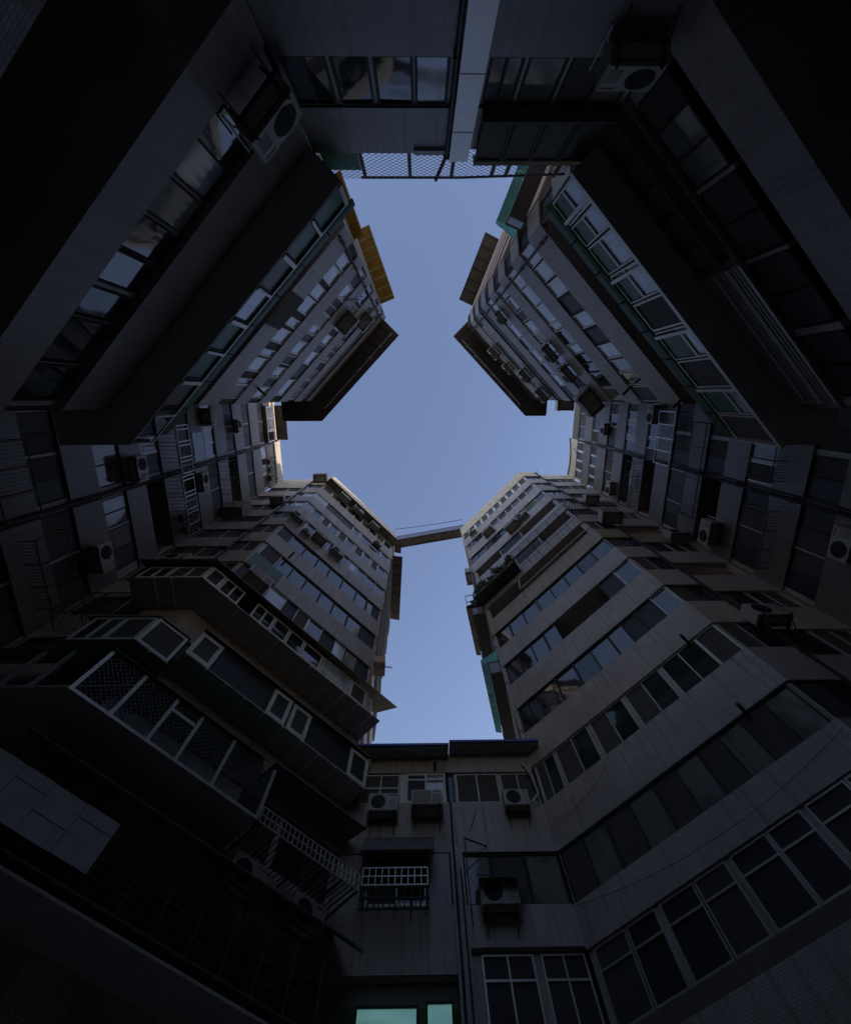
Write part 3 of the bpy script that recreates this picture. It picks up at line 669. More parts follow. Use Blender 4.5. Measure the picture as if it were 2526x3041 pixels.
# dark cage below it and black glass bay of the low house
gk = grille('dim steel bar cage below the pale framed bay of the upper right block', wNE, .4, 4.1, .25, 9.42, 10.65, 4, (9.42, 9.8, 10.2, 10.65), 'alu', 'window_cage', .018, False)
m = MB()
for i in range(12): m.bar(wNE.P(.4, .26, 9.45 + .1 * i), wNE.P(4.1, .26, 9.45 + .1 * i), .013)
m.build('bar', 'alu', gk)
lineNR = [wNE.P(4.2, 0, 0).xy[:], wNE.P(7.83, 0, 0).xy[:], wN.P(2.62, 0, 0).xy[:]]
bb_, ob_ = bay('bay_window', 'black framed glass bay round the corner beside the pale pillar', lineNR, .24, 9.92, 11.36, 11.6,
    {0: [(.05 + .72 * i, .05 + .72 * i + .69, 'd', 'D', .06) for i in range(5)], 1: [(.05 + .62 * i, .05 + .62 * i + .6, 'd', 'D', .06) for i in range(4)]}, 'skin_dark', 'skin_dark', .05)

# ---------------------------------------------------------------- roof overhangs and passage awnings
def overhang(bl, line, z, o, thick=.1):
    m = MB(); sheet(m, off_line(line, -.5), z, off_line(line, o), z, thick)
    sheet(m, off_line(line, o - .28), z + thick + .004, off_line(line, o + .16), z + thick + .03, .03)
    for a, b in zip(line, line[1:]):
        w = Wall(a, b)
        for u in frange(.35, w.L - .1, .62): m.box(w, u, u + .05, .02, o - .06, z - .07, z - .004)
    m.build('roof_overhang', 'eave_dark', bl)
overhang(NW, [wNW.P(.2, 0, 0).xy[:], (-7.79, .28), (-10.0, .28)], 32.3, 1.28)
overhang(NE, [(10.5, .28), (9.32, .28), wNE.P(wNE.L + .35, 0, 0).xy[:]], 37.02, 1.15)
for bl, w, a, b, zc in ((NW, wNW, .5, 7.5, 32.25), (NE, wNE, .5, 7.5, 36.97)):
    m = MB(); m.path([w.P(a, 1.02, zc - .06), w.P((a + b) / 2, 1.02, zc - .08), w.P(b, 1.02, zc - .06)], .035); m.build('gutter_pipe', 'pipe', bl)
    for i in range(7):
        m = MB(); m.box(w, a + i * 1.05, a + i * 1.05 + .16, .96, 1.1, zc - .1, zc + .03); m.build('gutter_clip', 'pipe', bl)
awning('ochre fibreglass awning high on the passage side of the upper left block', wNPW, 1.1, 5.75, 1.02, 32.25, 32.1, 'ochre', .62, ribmat='cream')
awning('small ochre sheet awning low on the passage side of the upper left block', wNPW, 3.2, 5.6, .45, 20.2, 20.0, 'ochre', .6, ribmat='wood')
awning('black sheet awning high on the passage side of the upper right block', wNPE, .9, 5.9, 1.15, 36.9, 36.75, 'eave_dark', .8)
awning('narrow brown sheet awning high on the passage side of the warm block', wSPW, .6, 6.8, .85, 36.2, 36.0, 'eave_dark', .9)
awning('short dark awning just under the bridge end on the warm block', wSPW, .1, 1.3, .62, 38.9, 38.7, 'skin_dark', .5)
awning('corrugated brown roof sheet over the top window of the left recess', wW, .45, 3.45, 1.05, 39.5, 39.35, 'eave_dark', 1.0, corr=.16)
# teal eaved bays on the passage sides
def passage_bay(label, w, a, b, o, z0, z1, zr, eavemat, kinds, n):
    line = [w.P(a, 0, 0).xy[:], w.P(b, 0, 0).xy[:]]
    t, out = bay('bay_window', label, line, o, z0, z1, None, {0: [((b - a) * i / n + .02, (b - a) * (i + 1) / n - .02, kinds[i % len(kinds)], 'D', .05) for i in range(n)]}, floormat='ledge')
    wv = Wall(line[0], line[1])
    eave(t, line, o, z1 + .03, z1 + .9, eavemat, [((b - a) * i / n + .02, (b - a) * (i + 1) / n - .03, ) for i in range(n)], wv, .3)
    for u in (0, b - a):
        m = MB(); q = [wv.P(u, .01, z0), wv.P(u, o, z0), wv.P(u, o, z1), wv.P(u, .01, z1)]; m.face(q, 0, [(0, 0), (o, 0), (o, 1), (0, 1)]); m.build('end_pane', 'curtain', t)
        m = MB(); m.path(q + [q[0]], .035, 0, 4); m.build('end_frame', 'rust', t)
    return t
passage_bay('teal eaved glass bay in the passage beside the upper right block', wNPE, -.1, 5.2, .6, 17.35, 18.1, 18.9, 'teal', 'gk', 3)
passage_bay('teal eaved glass bay in the passage beside the plain banded block', wSPE, 9.6, 14.1, .6, 18.8, 19.7, 20.5, 'teal', 'tg', 5)
passage_bay('dark glass bay above the teal eaved one, beside the plain banded block', wSPE, 10.6, 14.2, .75, 24.7, 25.6, 26.3, 'eave_dark', 'dk', 3)

# ---------------------------------------------------------------- mesh screen, pillar, low houses
ms = hang('mesh_screen', 'diamond mesh screen on brown posts on the roof of the low house', 'fence', wN, 5.9, 11.5)
P2 = [(6.1, 11.5, 12.84), (2.85, 11.5, 12.82), (.2, 11.3, 12.64)]
m = MB()
for (a, z0, z1), (b, y0, y1) in zip(P2, P2[1:]):
    q = [wN.P(a, -.04, z0), wN.P(b, -.04, y0), wN.P(b, -.04, y1), wN.P(a, -.04, z1)]
    m.face(q, 0, [(a, z0), (b, y0), (b, y1), (a, z1)])
m.build('mesh', 'mesh45', ms)
m = MB(); m.box(wN, 5.28, 6.15, -.22, -.19, 11.4, 12.75); m.build('backing_sheet', 'greensheet', ms, label='green plastic sheet behind the end of the mesh')
for u in (5.15, 4.02, 2.98, 1.98, 1.62, .4):
    m = MB(); m.box(wN, u, u + .085, -.11, -.06, 11.3, 12.8); m.build('post', 'rust', ms)
m = MB(); m.bar(wN.P(3.2, -.0, 11.55), wN.P(3.42, -.0, 12.8), .045); m.build('brace', 'steel', ms)
m = MB(); m.bar(wN.P(5.3, -.07, 12.84), wN.P(2.8, -.07, 12.83), .03); m.bar(wN.P(2.8, -.07, 12.83), wN.P(.2, -.07, 12.63), .03); m.build('top_rail', 'rust', ms)
pl_ = hang('pillar', 'tall pale weathered concrete pillar between the two low houses', 'pillar', wN, 2.72, -1.5)
m = MB(); m.box(wN, 2.74, 3.16, -.2, .16, -1.5, 11.55); m.build('shaft', 'pillar_c', pl_)
m = MB()
for z in (4.0, 6.1, 8.76, 10.4): m.box(wN, 2.738, 3.162, .1, .163, z, z + .02)
m.build('joint', 'dark', pl_)
strips(N_L, wN, 0, wl('3.31 3.9 b/D 3.93 4.6 g/D 4.66 5.3 t/D 5.36 6.1 gk/D'), z0=8.68, z1=9.94, fill='tile_b', ustart=3.25, off=-.03)
strips(N_R, wN, 0, wl('.1 1.3 cd/D 1.36 2.02 c/D 2.08 2.66 cc/D'), z0=8.68, z1=9.94, ustart=0, uend=2.7, off=-.03)
m = MB(); m.box(wN, 3.25, 3.95, .005, .06, 11.32, 11.5); m.build('vent_plate', 'panel', N_L)
strips(N_L, wN, 0, wl('3.4 4.4 kd/D 4.5 5.9 dk/D'), z0=5.52, z1=6.88, ustart=3.25)
# low houses at the foot of the picture
strips(S_L, wS, 0, wl('.35 1.66 dd/W'), z0=11.45, z1=12.6, ustart=.3, uend=1.68, trans=12.05)
window(S_L, wS, 1.88, 3.26, 11.45, 12.6, 'kb', 'W', -.02, trans=12.34, fw=.07)
m = MB(); m.box(wS, 1.68, 1.87, -.3, -.03, 11.45, 12.6); m.build('pier', 'white', S_L)
strips(S_R, wS, 0, wl('3.32 3.55 t/D 3.62 5.1 dd/A 5.18 6.4 dd/A'), z0=11.45, z1=12.6, ustart=3.3)
window(S_L, wS, .9, 2.55, 8.44, 9.78, 'kt', 'A', -.05, fw=.06)
m = MB(); m.box(wS, 2.56, 3.22, -.3, -.02, 8.44, 9.78); m.build('panel', 'panel', S_L)
m = MB(); m.box(wS, .0, .88, -.3, -.04, 8.44, 9.78); m.build('pier', 'tile_w', S_L)
strips(S_R, wS, 0, wl('3.62 4.4 c/D 4.42 5.4 d/D 5.42 6.4 c/D'), z0=8.44, z1=9.78, ustart=3.3)
window(S_L, wS, .95, 2.34, 5.25, 6.5, 'l', 'D', -.03)
window(S_L, wS, 2.5, 3.12, 5.25, 6.56, 'l', 'D', -.03)
m = MB(); m.box(wS, .0, 3.25, -.35, -.25, 6.55, 7.0); m.build('lintel', 'dark', S_L)
strips(S_R, wS, 0, wl('3.86 5.12 kd/A 5.3 6.38 dk/A'), z0=5.3, z1=7.45, ustart=3.3, off=-.15, trans=6.95)
for lab, a, b, zi, zo in (('blue edged corrugated eave over the left low house at the foot', -.1, 3.42, 13.28, 13.16), ('blue edged corrugated eave over the right low house at the foot', 3.45, 6.75, 13.42, 13.3)):
    t = hang('roof_eave', lab, 'eave', wS, a, zi)
    m = MB(); bb = [wS.P(a, .003, zi), wS.P(a, .62, zo), wS.P(b, .62, zo), wS.P(b, .003, zi)]
    m.hexa(bb, [p + Vector((0, 0, .03)) for p in bb]); m.build('soffit', 'conc', t)
    m = MB(); bb = [wS.P(a, -.4, zi + .13), wS.P(a, .66, zo + .035), wS.P(b, .66, zo + .035), wS.P(b, -.4, zi + .13)]
    m.hexa(bb, [p + Vector((0, 0, .012)) for p in bb])
    for u in frange(a + .12, b - .05, .25): m.box(wS, u, u + .06, .3, .668, zo + .045, zo + .085)
    m.box(wS, a, b, .66, .69, zo - .0, zo + .09); m.build('corrugated_sheet', 'bluesheet', t)
awning('dark sheet awning over the white grid balcony of the low house', wS, .72, 2.78, .85, 10.25, 9.25, 'skin_dark', .5)
dp = hang('drain_pipe', 'patched concrete pipe chase between the two low houses at the foot', 'pipe', wS, 3.25, -1.5)
m = MB(); m.box(wS, 3.26, 3.6, .01, .13, -1.5, 9.9); m.build('casing', 'chase', dp)
m = MB(); m.bar(wS.P(3.36, .17, 3), wS.P(3.36, .17, 11.3), .035, 0, 8); m.bar(wS.P(3.52, .17, 3), wS.P(3.52, .17, 9.2), .025, 0, 8); m.build('pipe', 'steel', dp)
hd = hang('window_hood', 'black sheet hood on struts above the lone unit of the right low house', 'hood', wS, 3.9, 9.3)
m = MB(); bb = [wS.P(3.92, .2, 9.02), wS.P(3.88, .86, 8.52), wS.P(5.12, .86, 8.52), wS.P(5.05, .2, 9.02)]; m.hexa(bb, [p + Vector((0, 0, .02)) for p in bb]); m.build('sheet', 'black', hd)
m = MB(); m.path([wS.P(3.66, .6, 7.95), wS.P(3.66, .6, 9.75), wS.P(4.35, .02, 9.95)], .022, 0, 4); m.bar(wS.P(3.66, .6, 7.95), wS.P(3.72, .02, 7.95), .022); m.build('strut', 'steel', hd)
SH = wSPE.L - 14.35
# ---------------------------------------------------------------- air conditioners: one of each kind, then copies
def lw(): return Wall((0, 0), (1, 0))
def make_ac(kind):
    """local: x along the wall, -y outwards, z up; origin at the unit's lower back corner on the wall"""
    W_, D0, D1, HT = (.95, .14, .5, .6) if kind == 'split' else (1.0, .02, .62, .52) if kind == 'window' else (.82, .14, .46, .55)
    t = thing('air_conditioner', 'x', 'air conditioner', Vector((0, 0, 0)))
    XF[t.name] = Matrix.Translation((0, 0, H))       # build with Wall.P, which adds the camera height
    w = lw()
    m = MB(); c = .025; a, b = 0, W_
    for (u0, u1, o0, o1, z0, z1) in ((a, b, D0 + c, D1 - c, 0, HT), (a + c, b - c, D0, D1, .004, HT - .004), ):
        m.box(w, u0, u1, o0, o1, z0, z1)
    m.build('casing', 'ac', t)
    if kind != 'window':
        r = .235; cx = .32
        m = MB(); m.disc(w.P(cx, D1 + .001, HT / 2), (0, -1, 0), 0, r, 0, 28, .006); m.build('fan_opening', 'black', t)
        m = MB(); f = w.P(cx, D1 + .012, HT / 2)
        for rr in (.08, .13, .18, .225): m.disc(f, (0, -1, 0), rr - .006, rr + .006, 0, 24, .008)
        for k in range(8):
            an = math.pi * k / 8; d = Vector((math.cos(an), 0, math.sin(an))) * r
            m.bar(f - d + Vector((0, -.004, 0)), f + d + Vector((0, -.004, 0)), .004)
        m.build('fan_guard', 'steel', t)
        m = MB()
        for k in range(7): m.box(w, .66, W_ - .06, D1 + .001, D1 + .009, .1 + .045 * k, .12 + .045 * k)
        m.build('louvre', 'ac', t)
        m = MB(); m.box(w, .66, W_ - .05, D1 + .001, D1 + .006, HT - .1, HT - .055); m.build('badge', 'red' if kind == 'split' else 'blue', t)
    else:
        m = MB(); m.box(w, .05, .62, D1 + .001, D1 + .008, .05, HT - .05); m.build('grille', 'brown', t)
        m = MB()
        for k in range(9): m.box(w, .66, W_ - .05, D1 + .001, D1 + .01, .06 + .035 * k, .075 + .035 * k)
        m.build('louvre', 'ac', t)
        m = MB(); m.box(w, .72, .92, D1 + .001, D1 + .006, HT - .09, HT - .05); m.build('badge', 'red', t)
    m = MB()
    for u in (.1, W_ - .13): m.box(w, u, u + .04, 0, D1 + .05, -.05, -.006); m.bar(w.P(u + .02, .01, -.42), w.P(u + .02, D1 - .05, -.05), .016)
    m.box(w, .04, W_ - .04, D0 + .02, D0 + .06, -.045, -.008); m.box(w, .04, W_ - .04, D1 - .07, D1 - .03, -.044, -.007)
    m.build('bracket', 'rust', t)
    m = MB(); x = W_ - .08
    m.path([w.P(x, D0, .2), w.P(x + .1, .08, .12), w.P(x + .12, .03, -.1), w.P(x + .1, .02, .9)], .018, 0, 6); m.build('hose', 'pipe', t)
    return t
PROTO = {k: make_ac(k) for k in ('split', 'window', 'small')}
used = set()
def ac(kind, w, u, z, label, group, s=1.0, o=0.0):
    p = PROTO[kind]; loc = w.P(u, o, z)
    if kind not in used:
        used.add(kind); t = p; t.location = loc; t.rotation_euler = (0, 0, w.ang); t['label'] = label; t['group'] = group
    else: t = copy_thing(p, loc, w.ang, label, group)
    t.scale = (s, s, s)
    return t
G1 = 'air conditioners on the low houses'
ac('split', wS, .72, 10.75, 'grey fan unit with red badge below the low house window, beside the box unit', G1)
ac('window', wS, 2.1, 10.84, 'boxy brown grilled unit under the white framed window of the low house', G1)
ac('small', wS, 5.08, 10.93, 'fan unit with blue badge under the grey window row of the right low house', G1)
ac('split', wS, 3.95, 8.1, 'fan unit under the black hood of the right low house', G1, 1.05)
ac('split', wN, .05, 8.05, 'unit in the corner above the pale pillar side, under the black glass bay', G1, .95)
G2 = 'air conditioners on the warm block'
ac('split', wSW, 4.85, 7.35, 'fan unit hanging below the white grid shelf, next to the mesh cage', G2)
ac('split', wSW, 6.7, 7.35, 'fan unit hanging below the far end of the white grid shelf', G2)
ac('split', wSW, -.15, 25.95, 'black silhouetted unit at the top corner of the warm block, left of the round fan', G2)
ac('small', wSW, 1.02, 25.4, 'pale unit with round fan between two dark units on the warm block', G2, .75)
ac('window', wSW, 1.72, 25.95, 'dark box unit in the middle of the row on the warm block', G2, .95)
ac('split', wSW, 3.15, 25.9, 'dark unit at the right end of the row above the warm block windows', G2)
ac('split', wSW, 3.0, 36.05, 'pale fan unit hung under the dark eave of the warm block', G2, 1.1)
ac('window', wSW, 1.4, 36.1, 'dark unit under the eave of the warm block, left of the pale fan', G2)
ac('window', wSW, 5.0, 36.1, 'dark unit under the eave of the warm block, right of the pale fan', G2, .9)
ac('window', wSWn0, .4, 37.5, 'black box unit at the top corner facing the left recess', G2, 1.2)
ac('window', wSW, .45, 17.35, 'unit with dark grille and pale side on the green parapet patch', G2, 1.15)
G3 = 'air conditioners on the plain banded block'
ac('window', wSE, 2.15, 34.3, 'unit on the second window row from the top of the plain banded block', G3)
ac('window', wSE, 4.0, 31.2, 'larger dark unit on the third window row of the plain banded block', G3, 1.1)
ac('split', wSE, 5.1, 31.3, 'fan unit right beside the larger dark unit on the plain banded block', G3)
ac('window', wSEn, .9, 24.1, 'boxy unit on the short return wall beside the long white pipe', G3, 1.2)
ac('split', wSEn, .95, 12.2, 'dim boxed unit low on the short return wall of the plain banded block', G3, 1.2)
ac('split', wSPE, 13.2 + SH, 31.2, 'tall unit sticking out into the sky above the balcony plants', G3, 1.2)
G4 = 'air conditioners on the upper right block'
ac('split', wNE, 3.15, 23.1, 'black unit left of the pair on the upper right block', G4, 1.05)
ac('split', wNE, 1.75, 23.0, 'black unit right of the pair on the upper right block', G4, 1.05)
ac('window', wNE, -.3, 22.9, 'large black unit at the lower corner of the upper right block', G4, 1.35)
ac('split', wNE, 2.1, 31.4, 'dark unit near the roof overhang of the upper right block, beside sky-bright panes', G4, 1.1)
ac('split', wNE, .3, 31.2, 'dark unit at the bottom corner just under the overhang, upper right block', G4, 1.2)
ac('small', wNE, 4.6, 34.2, 'small unit with loose pipes close under the overhang, upper right block', G4, 1.2)
ac('small', wNE, 3.1, 34.3, 'second small unit close under the overhang, upper right block', G4, 1.1)
ac('window', wNEs, 1.6, 36.9, 'long box unit standing out against the sky at the right recess', G4, 1.4)
G5 = 'air conditioners on the upper left block'
ac('split', wNW, .1, 8.6, 'large fan unit in the corner over the mirror windows, low on the upper left block', G5, 1.1)
ac('window', wNW, 1.6, 23.1, 'black unit with pipes on the upper left block', G5, 1.05)
ac('window', wNW, .9, 26.4, 'black unit near the passage corner of the upper left block', G5, .95)
ac('split', wNW, 5.6, 4.9, 'very dim unit low at the left edge of the upper left block', G5, 1.4)
G6 = 'air conditioners in the recesses'
ac('window', wW, .5, 16.6, 'pale louvred unit high beside the green eave in the left recess', G6, .8)
ac('split', wW, 2.2, 18.9, 'black unit under a small bluish window in the left recess', G6, 1.2)
ac('split', wW, 3.9, 24.4, 'dim unit with pale end behind the party wall pipe in the left recess', G6, 1.15)
ac('window', wW, .35, 26.2, 'dark box unit tucked under the last tiled band of the left recess', G6)
ac('split', wE, 5.85, 26.2, 'black box unit above the bright barred cage in the right recess', G6, 1.2)
ac('split', wE, .5, 19.6, 'tall pale unit in the inner corner of the right recess', G6, 1.25)
ac('split', wE, .4, 31.0, 'dark unit on the shaded panel below the white framed windows of the right recess', G6, 1.1)

for w, u, z, lab, k, sc in ((wSEn2, 1.9, 21.6, 'dim unit on the inner return wall of the plain banded block, third parapet up', 'split', 1.1), (wSEn2, .6, 30.2, 'dark unit on the inner return wall, near the top of the plain banded block', 'window', 1.0),
        (wSWn, 1.2, 18.4, 'dim unit on the inner return wall of the warm block, low down', 'split', 1.15), (wSWn, 2.0, 30.6, 'dark unit on the inner return wall of the warm block, above the boxed balcony', 'window', 1.0),
        (wE, 2.2, 13.0, 'very dim large unit low in the right recess, by the wall pipe', 'split', 1.2), (wW, 5.2, 15.8, 'very dim unit on the lower half of the left recess', 'split', 1.2),
        (wE, 4.6, 33.2, 'small unit by the second window row from the top, right recess', 'small', 1.1), (wW, 1.2, 30.2, 'small unit between the upper bands of the left recess', 'small', 1.1),
        (wSE, .9, 37.3, 'small unit on the highest tiled band of the plain banded block', 'small', .9), (wSW, 5.9, 33.2, 'small unit on the highest tiled band of the warm block', 'small', .9), (wNE, 6.2, 26.0, 'small unit near the passage corner of the upper right block', 'small', 1.0)):
    ac(k, w, u, z, lab, 'scattered air conditioners', sc)
# ---------------------------------------------------------------- cages, railings, plants
def barcage(label, w, u0, u1, o, z0, z1, div, step=.12, mat='inox', vert=True, barmat='steel', group=None):
    t = hang('window_cage', label, 'grille', w, u0, z0, group)
    m = MB()
    for z in (z0, z1): m.path([w.P(u0, 0, z), w.P(u0, o, z), w.P(u1, o, z), w.P(u1, 0, z)], .022, 0, 4)
    for u in div: m.bar(w.P(u, o, z0), w.P(u, o, z1), .03); m.bar(w.P(u, .0, z0), w.P(u, o, z0), .022)
    m.build('frame', mat, t)
    m = MB()
    for u in frange(u0 + step, u1 - .02, step): m.bar(w.P(u, o, z0), w.P(u, o, z1), .009); m.bar(w.P(u, .0, z0), w.P(u, o, z0), .009)
    m.build('bar', barmat, t)
    return t
barcage('bright steel barred cage in the middle of the right recess', wE, 3.75, 6.65, .75, 23.55, 25.15, (3.75, 4.5, 5.2, 5.95, 6.65))
barcage('dark mesh cage right under the bright barred cage in the right recess', wE, 1.4, 6.2, .45, 21.3, 22.4, (1.4, 3.4, 3.8, 5.0, 6.2), .09, 'steel')
barcage('dim barred cage on the lower half of the right recess', wE, .4, 3.3, .5, 27.9, 29.0, (.4, 1.4, 2.4, 3.3), .2, 'steel')
barcage('pale railed cage on the upper half of the left recess', wW, 1.1, 3.5, .8, 22.0, 23.1, (1.1, 1.3, 1.9, 2.1, 2.7, 2.9, 3.5), .2, 'alu')
barcage('pale railed cage on the lower half of the left recess, holding plants', wW, 3.65, 6.2, .8, 21.9, 23.0, (3.65, 3.85, 4.5, 4.7, 5.4, 5.6, 6.2), .2, 'alu')
barcage('dark railed cage above the potted plants in the left recess', wW, 3.7, 6.9, .7, 27.6, 28.6, (3.7, 4.8, 5.8, 6.9), .3, 'steel')
lc = hang('lattice_window', 'bluish window behind diamond lattice in the left recess', 'grille', wW, 1.1, 25.0)
m = MB(); m.face([wW.P(1.1, .1, 24.9), wW.P(3.3, .1, 24.9), wW.P(3.3, .1, 26.1), wW.P(1.1, .1, 26.1)], 0, [(1.1, 24.9), (3.3, 24.9), (3.3, 26.1), (1.1, 26.1)]); m.build('lattice', 'mesh45', lc)
m = MB(); m.box(wW, 1.7, 3.3, .0, .03, 24.95, 26.05); m.build('pane', 'skypane', lc)
bx = hang('enclosed_balcony', 'large dark boxed balcony at the inner corner of the left recess', 'bay window', wSWn, .05, 27.0)
m = MB(); m.box(wSWn, .05, 1.35, .0, .7, 27.2, 29.0); m.build('box', 'brown', bx)
m = MB(); m.box(wSWn, .0, 1.4, .0, .74, 27.14, 27.2); m.build('floor_sheet', 'skin_dark', bx)
barcage('dark slatted cage low in the inner corner of the left recess', wSWn, .6, 2.6, .7, 13.2, 14.6, (.6, 1.6, 2.6), .1, 'steel')
bw = hang('window', 'glass bay with one sash swung open, topmost in the left recess', 'bay window', wW, .5, 36.3)
window(bw, wW, .5, 2.45, 36.8, 38.4, 'bb', 'W', .22, fw=.08); window(bw, wW, 2.5, 3.42, 36.8, 38.4, 'g', 'W', .22, fw=.08)
m = MB(); m.box(wW, .42, 3.46, .01, .24, 36.68, 36.79); m.build('floor_sheet', 'brown', bw)
# balcony railing with planters on the plain banded block
rl = hang('balcony_rail', 'steel railing with bright top tubes projecting from the plain banded block', 'railing', wSE, 3.3, 26.0)
m = MB()
for u in frange(3.4, 8.1, .78): m.bar(wSE.P(u, .85, 25.35), wSE.P(u, .85, 26.75), .026); m.bar(wSE.P(u, .02, 25.35), wSE.P(u, .86, 25.35), .02); m.bar(wSE.P(u, .02, 24.7), wSE.P(u, .85, 25.35), .012)
m.build('post', 'steel', rl)
m = MB()
for z in (26.74, 26.55): m.bar(wSE.P(3.3, .86, z), wSE.P(8.2, .86, z), .045)
for u in frange(3.4, 8.1, .78): m.bar(wSE.P(u, .85, 26.5), wSE.P(u, .85, 26.8), .04)
m.build('top_tube', 'inox', rl)
m = MB()
for z in (25.4, 25.7, 26.0, 26.3): m.bar(wSE.P(3.3, .84, z), wSE.P(8.2, .84, z), .014)
for o in (.2, .4, .6): m.bar(wSE.P(3.3, o, 25.36), wSE.P(8.2, o, 25.36), .014)
m.build('rail', 'steel', rl)
grille('dim railed balcony on the short return wall, beside the bright top tubes', wSEn, .05, 2.6, .6, 26.2, 27.3, 9, (26.2, 26.75, 27.3), 'rust', 'balcony_rail', .014, cat='railing')

def leaves(mb, c, sp, n, size, mi=0):
    for _ in range(n):
        while True:
            d = Vector((random.uniform(-1, 1), random.uniform(-1, 1), random.uniform(-1, 1)))
            if d.length < 1: break
        p = Vector(c) + Vector((d.x * sp[0], d.y * sp[1], d.z * sp[2]))
        a = Vector((random.uniform(-1, 1), random.uniform(-1, 1), random.uniform(-.4, 1))).normalized(); b = a.cross(Vector((random.random(), random.random(), random.random()))).normalized()
        s = size * random.uniform(.6, 1.3)
        mb.face([p, p + a * s * .5 + b * s * .22, p + a * s, p + a * s * .5 - b * s * .22], mi)
def plant(w, u, o, z, h, label, group, box=.5, n=70, size=.16, sp=None):
    t = hang('potted_plant', label, 'plant', w, u, z, group, o)
    m = MB(); m.box(w, u - box / 2, u + box / 2, o - .14, o + .14, z, z + .24); m.build('pot', 'soil', t)
    m = MB()
    for k in range(5):
        a = w.P(u + random.uniform(-.15, .15), o, z + .2); m.path([a, a + Vector((random.uniform(-.1, .1), random.uniform(-.1, .1), h * .5)), a + Vector((random.uniform(-.25, .25), random.uniform(-.25, .25), h))], .009, 0, 4)
    m.build('stem', 'soil', t)
    m = MB(); s = sp or (.3, .3, h * .5); leaves(m, w.P(u, o, z + .25 + h * .5), s, n, size); m.build('foliage', 'leaf', t)
    return t
GP = 'potted plants on the banded block balcony'
PL = ['leafy pot plant at the passage end of the plant balcony', 'second pot plant from the passage end of the plant balcony', 'bushy pot plant in the middle left of the plant balcony', 'taller pot plant in the middle of the plant balcony', 'pot plant just left of the bright railing tubes', 'small pot plant touching the bright railing tubes']
sh = hang('plant_shelf', 'dark shelf crowded with pots on the plain banded block, left of the bright tubes', 'shelf', wSE, .0, 25.3)
m = MB(); m.box(wSE, -.1, 3.35, .01, .8, 25.3, 25.36); m.build('board', 'steel', sh)
m = MB(); m.box(wSE, -.1, 3.35, .78, .82, 25.36, 25.55); m.build('front_board', 'steel', sh)
for u in frange(.1, 3.3, .55):
    m = MB(); m.bar(wSE.P(u, .0, 24.75), wSE.P(u, .78, 25.29), .016); m.build('bracket', 'steel', sh)
for i in range(6): plant(wSE, .25 + i * .58, .5 + .2 * (i % 2), 25.37, .8 + .35 * (i in (0, 3)), PL[i], GP, .42, 170, .2, (.34, .36, .5))
ck = hang('corner_cage', 'steel frame cage full of plants at the passage corner of the plain banded block', 'grille', wSPE, SH + 12.4, 26.6)
m = MB()
for z in (25.9, 26.4, 27.3): m.path([wSPE.P(SH + 12.2, 0, z), wSPE.P(SH + 12.2, 1.0, z), wSPE.P(SH + 14.3, 1.0, z), wSPE.P(SH + 14.3, 0, z)], .03, 0, 4)
for u in (SH + 12.2, SH + 12.9, SH + 13.6, SH + 14.3): m.bar(wSPE.P(u, 1.0, 25.9), wSPE.P(u, 1.0, 27.3), .025); m.bar(wSPE.P(u, 0, 25.9), wSPE.P(u, 1.0, 25.9), .02)
for a, b in ((SH + 12.2, SH + 12.9), (SH + 12.9, SH + 13.6), (SH + 13.6, SH + 14.3)): m.bar(wSPE.P(a, 1.0, 25.9), wSPE.P(b, 1.0, 27.3), .015)
m.build('frame', 'steel', ck)
for i, u in enumerate((SH + 12.6, SH + 13.3, SH + 14.0)): plant(wSPE, u, .5, 25.95, .7, ['plant at the far end of the corner cage', 'plant in the middle of the corner cage', 'plant at the near corner of the corner cage'][i], 'plants in the corner cage', .4, 60, .2)
GW = 'plants of the left recess'
for i, (u, z, h, lab) in enumerate(((6.6, 22.2, .9, 'spiky plant spilling from the lower railed cage, left recess'), (5.9, 22.0, .7, 'low plant inside the lower railed cage, left recess'), (5.0, 36.4, 1.1, 'trailing plant on the top balcony of the left recess'), (5.7, 36.4, 1.0, 'bushy plant on the top balcony of the left recess'), (6.4, 36.4, .9, 'small plant on the top balcony of the left recess'))):
    plant(wW, u, .35 if z < 30 else .15, z, h, lab, GW, .4, 90, .22 if z < 30 else .15, (.45, .4, .6))

# ---------------------------------------------------------------- pipes, cables, bridge, odds and ends
def pipe_thing(name, label, pts, r, mat, cat='pipe', n=8, group=None):
    m = MB(); m.path(pts, r, 0, n); o = m.build(name, mat); return props(o, label, cat, group)
pipe_thing('water_pipe', 'long white pipe along the open storey of the plain banded block', [wSE.P(2.95, .05, 24.62), wSE.P(2.75, .1, 23.45), wSE.P(2.95, .16, 23.32), wSE.P(3.4, .16, 23.3), wSE.P(5.6, .16, 23.32), wSE.P(7.6, .16, 23.3), wSE.P(8.1, .1, 23.3)], .045, 'pipe')
for w, u, lab in ((wW, 3.5, 'dark party wall drain pipe down the left recess'), (wE, 3.62, 'dark party wall drain pipe down the right recess')):
    t = hang('drain_pipe', lab, 'pipe', w, u, -1.5)
    m = MB(); m.bar(w.P(u, .1, -1.5), w.P(u, .1, 39.5), .075, 0, 10); m.bar(w.P(u + .16, .06, -1.5), w.P(u + .16, .06, 36), .03, 0, 6); m.build('pipe', 'steel', t)
    for z in frange(1, 38, 3):
        m = MB(); m.box(w, u - .1, u + .1, .0, .185, z, z + .05); m.build('clamp', 'rust', t)
pipe_thing('drain_pipe', 'pale bundled pipes at the corner of the right low house', [wS.P(6.0, .2, 11.2), wS.P(6.3, .25, 11.5), wS.P(6.28, .14, 12.3), wS.P(6.15, .1, 12.75), wS.P(6.02, .05, 12.9)], .045, 'pipe')
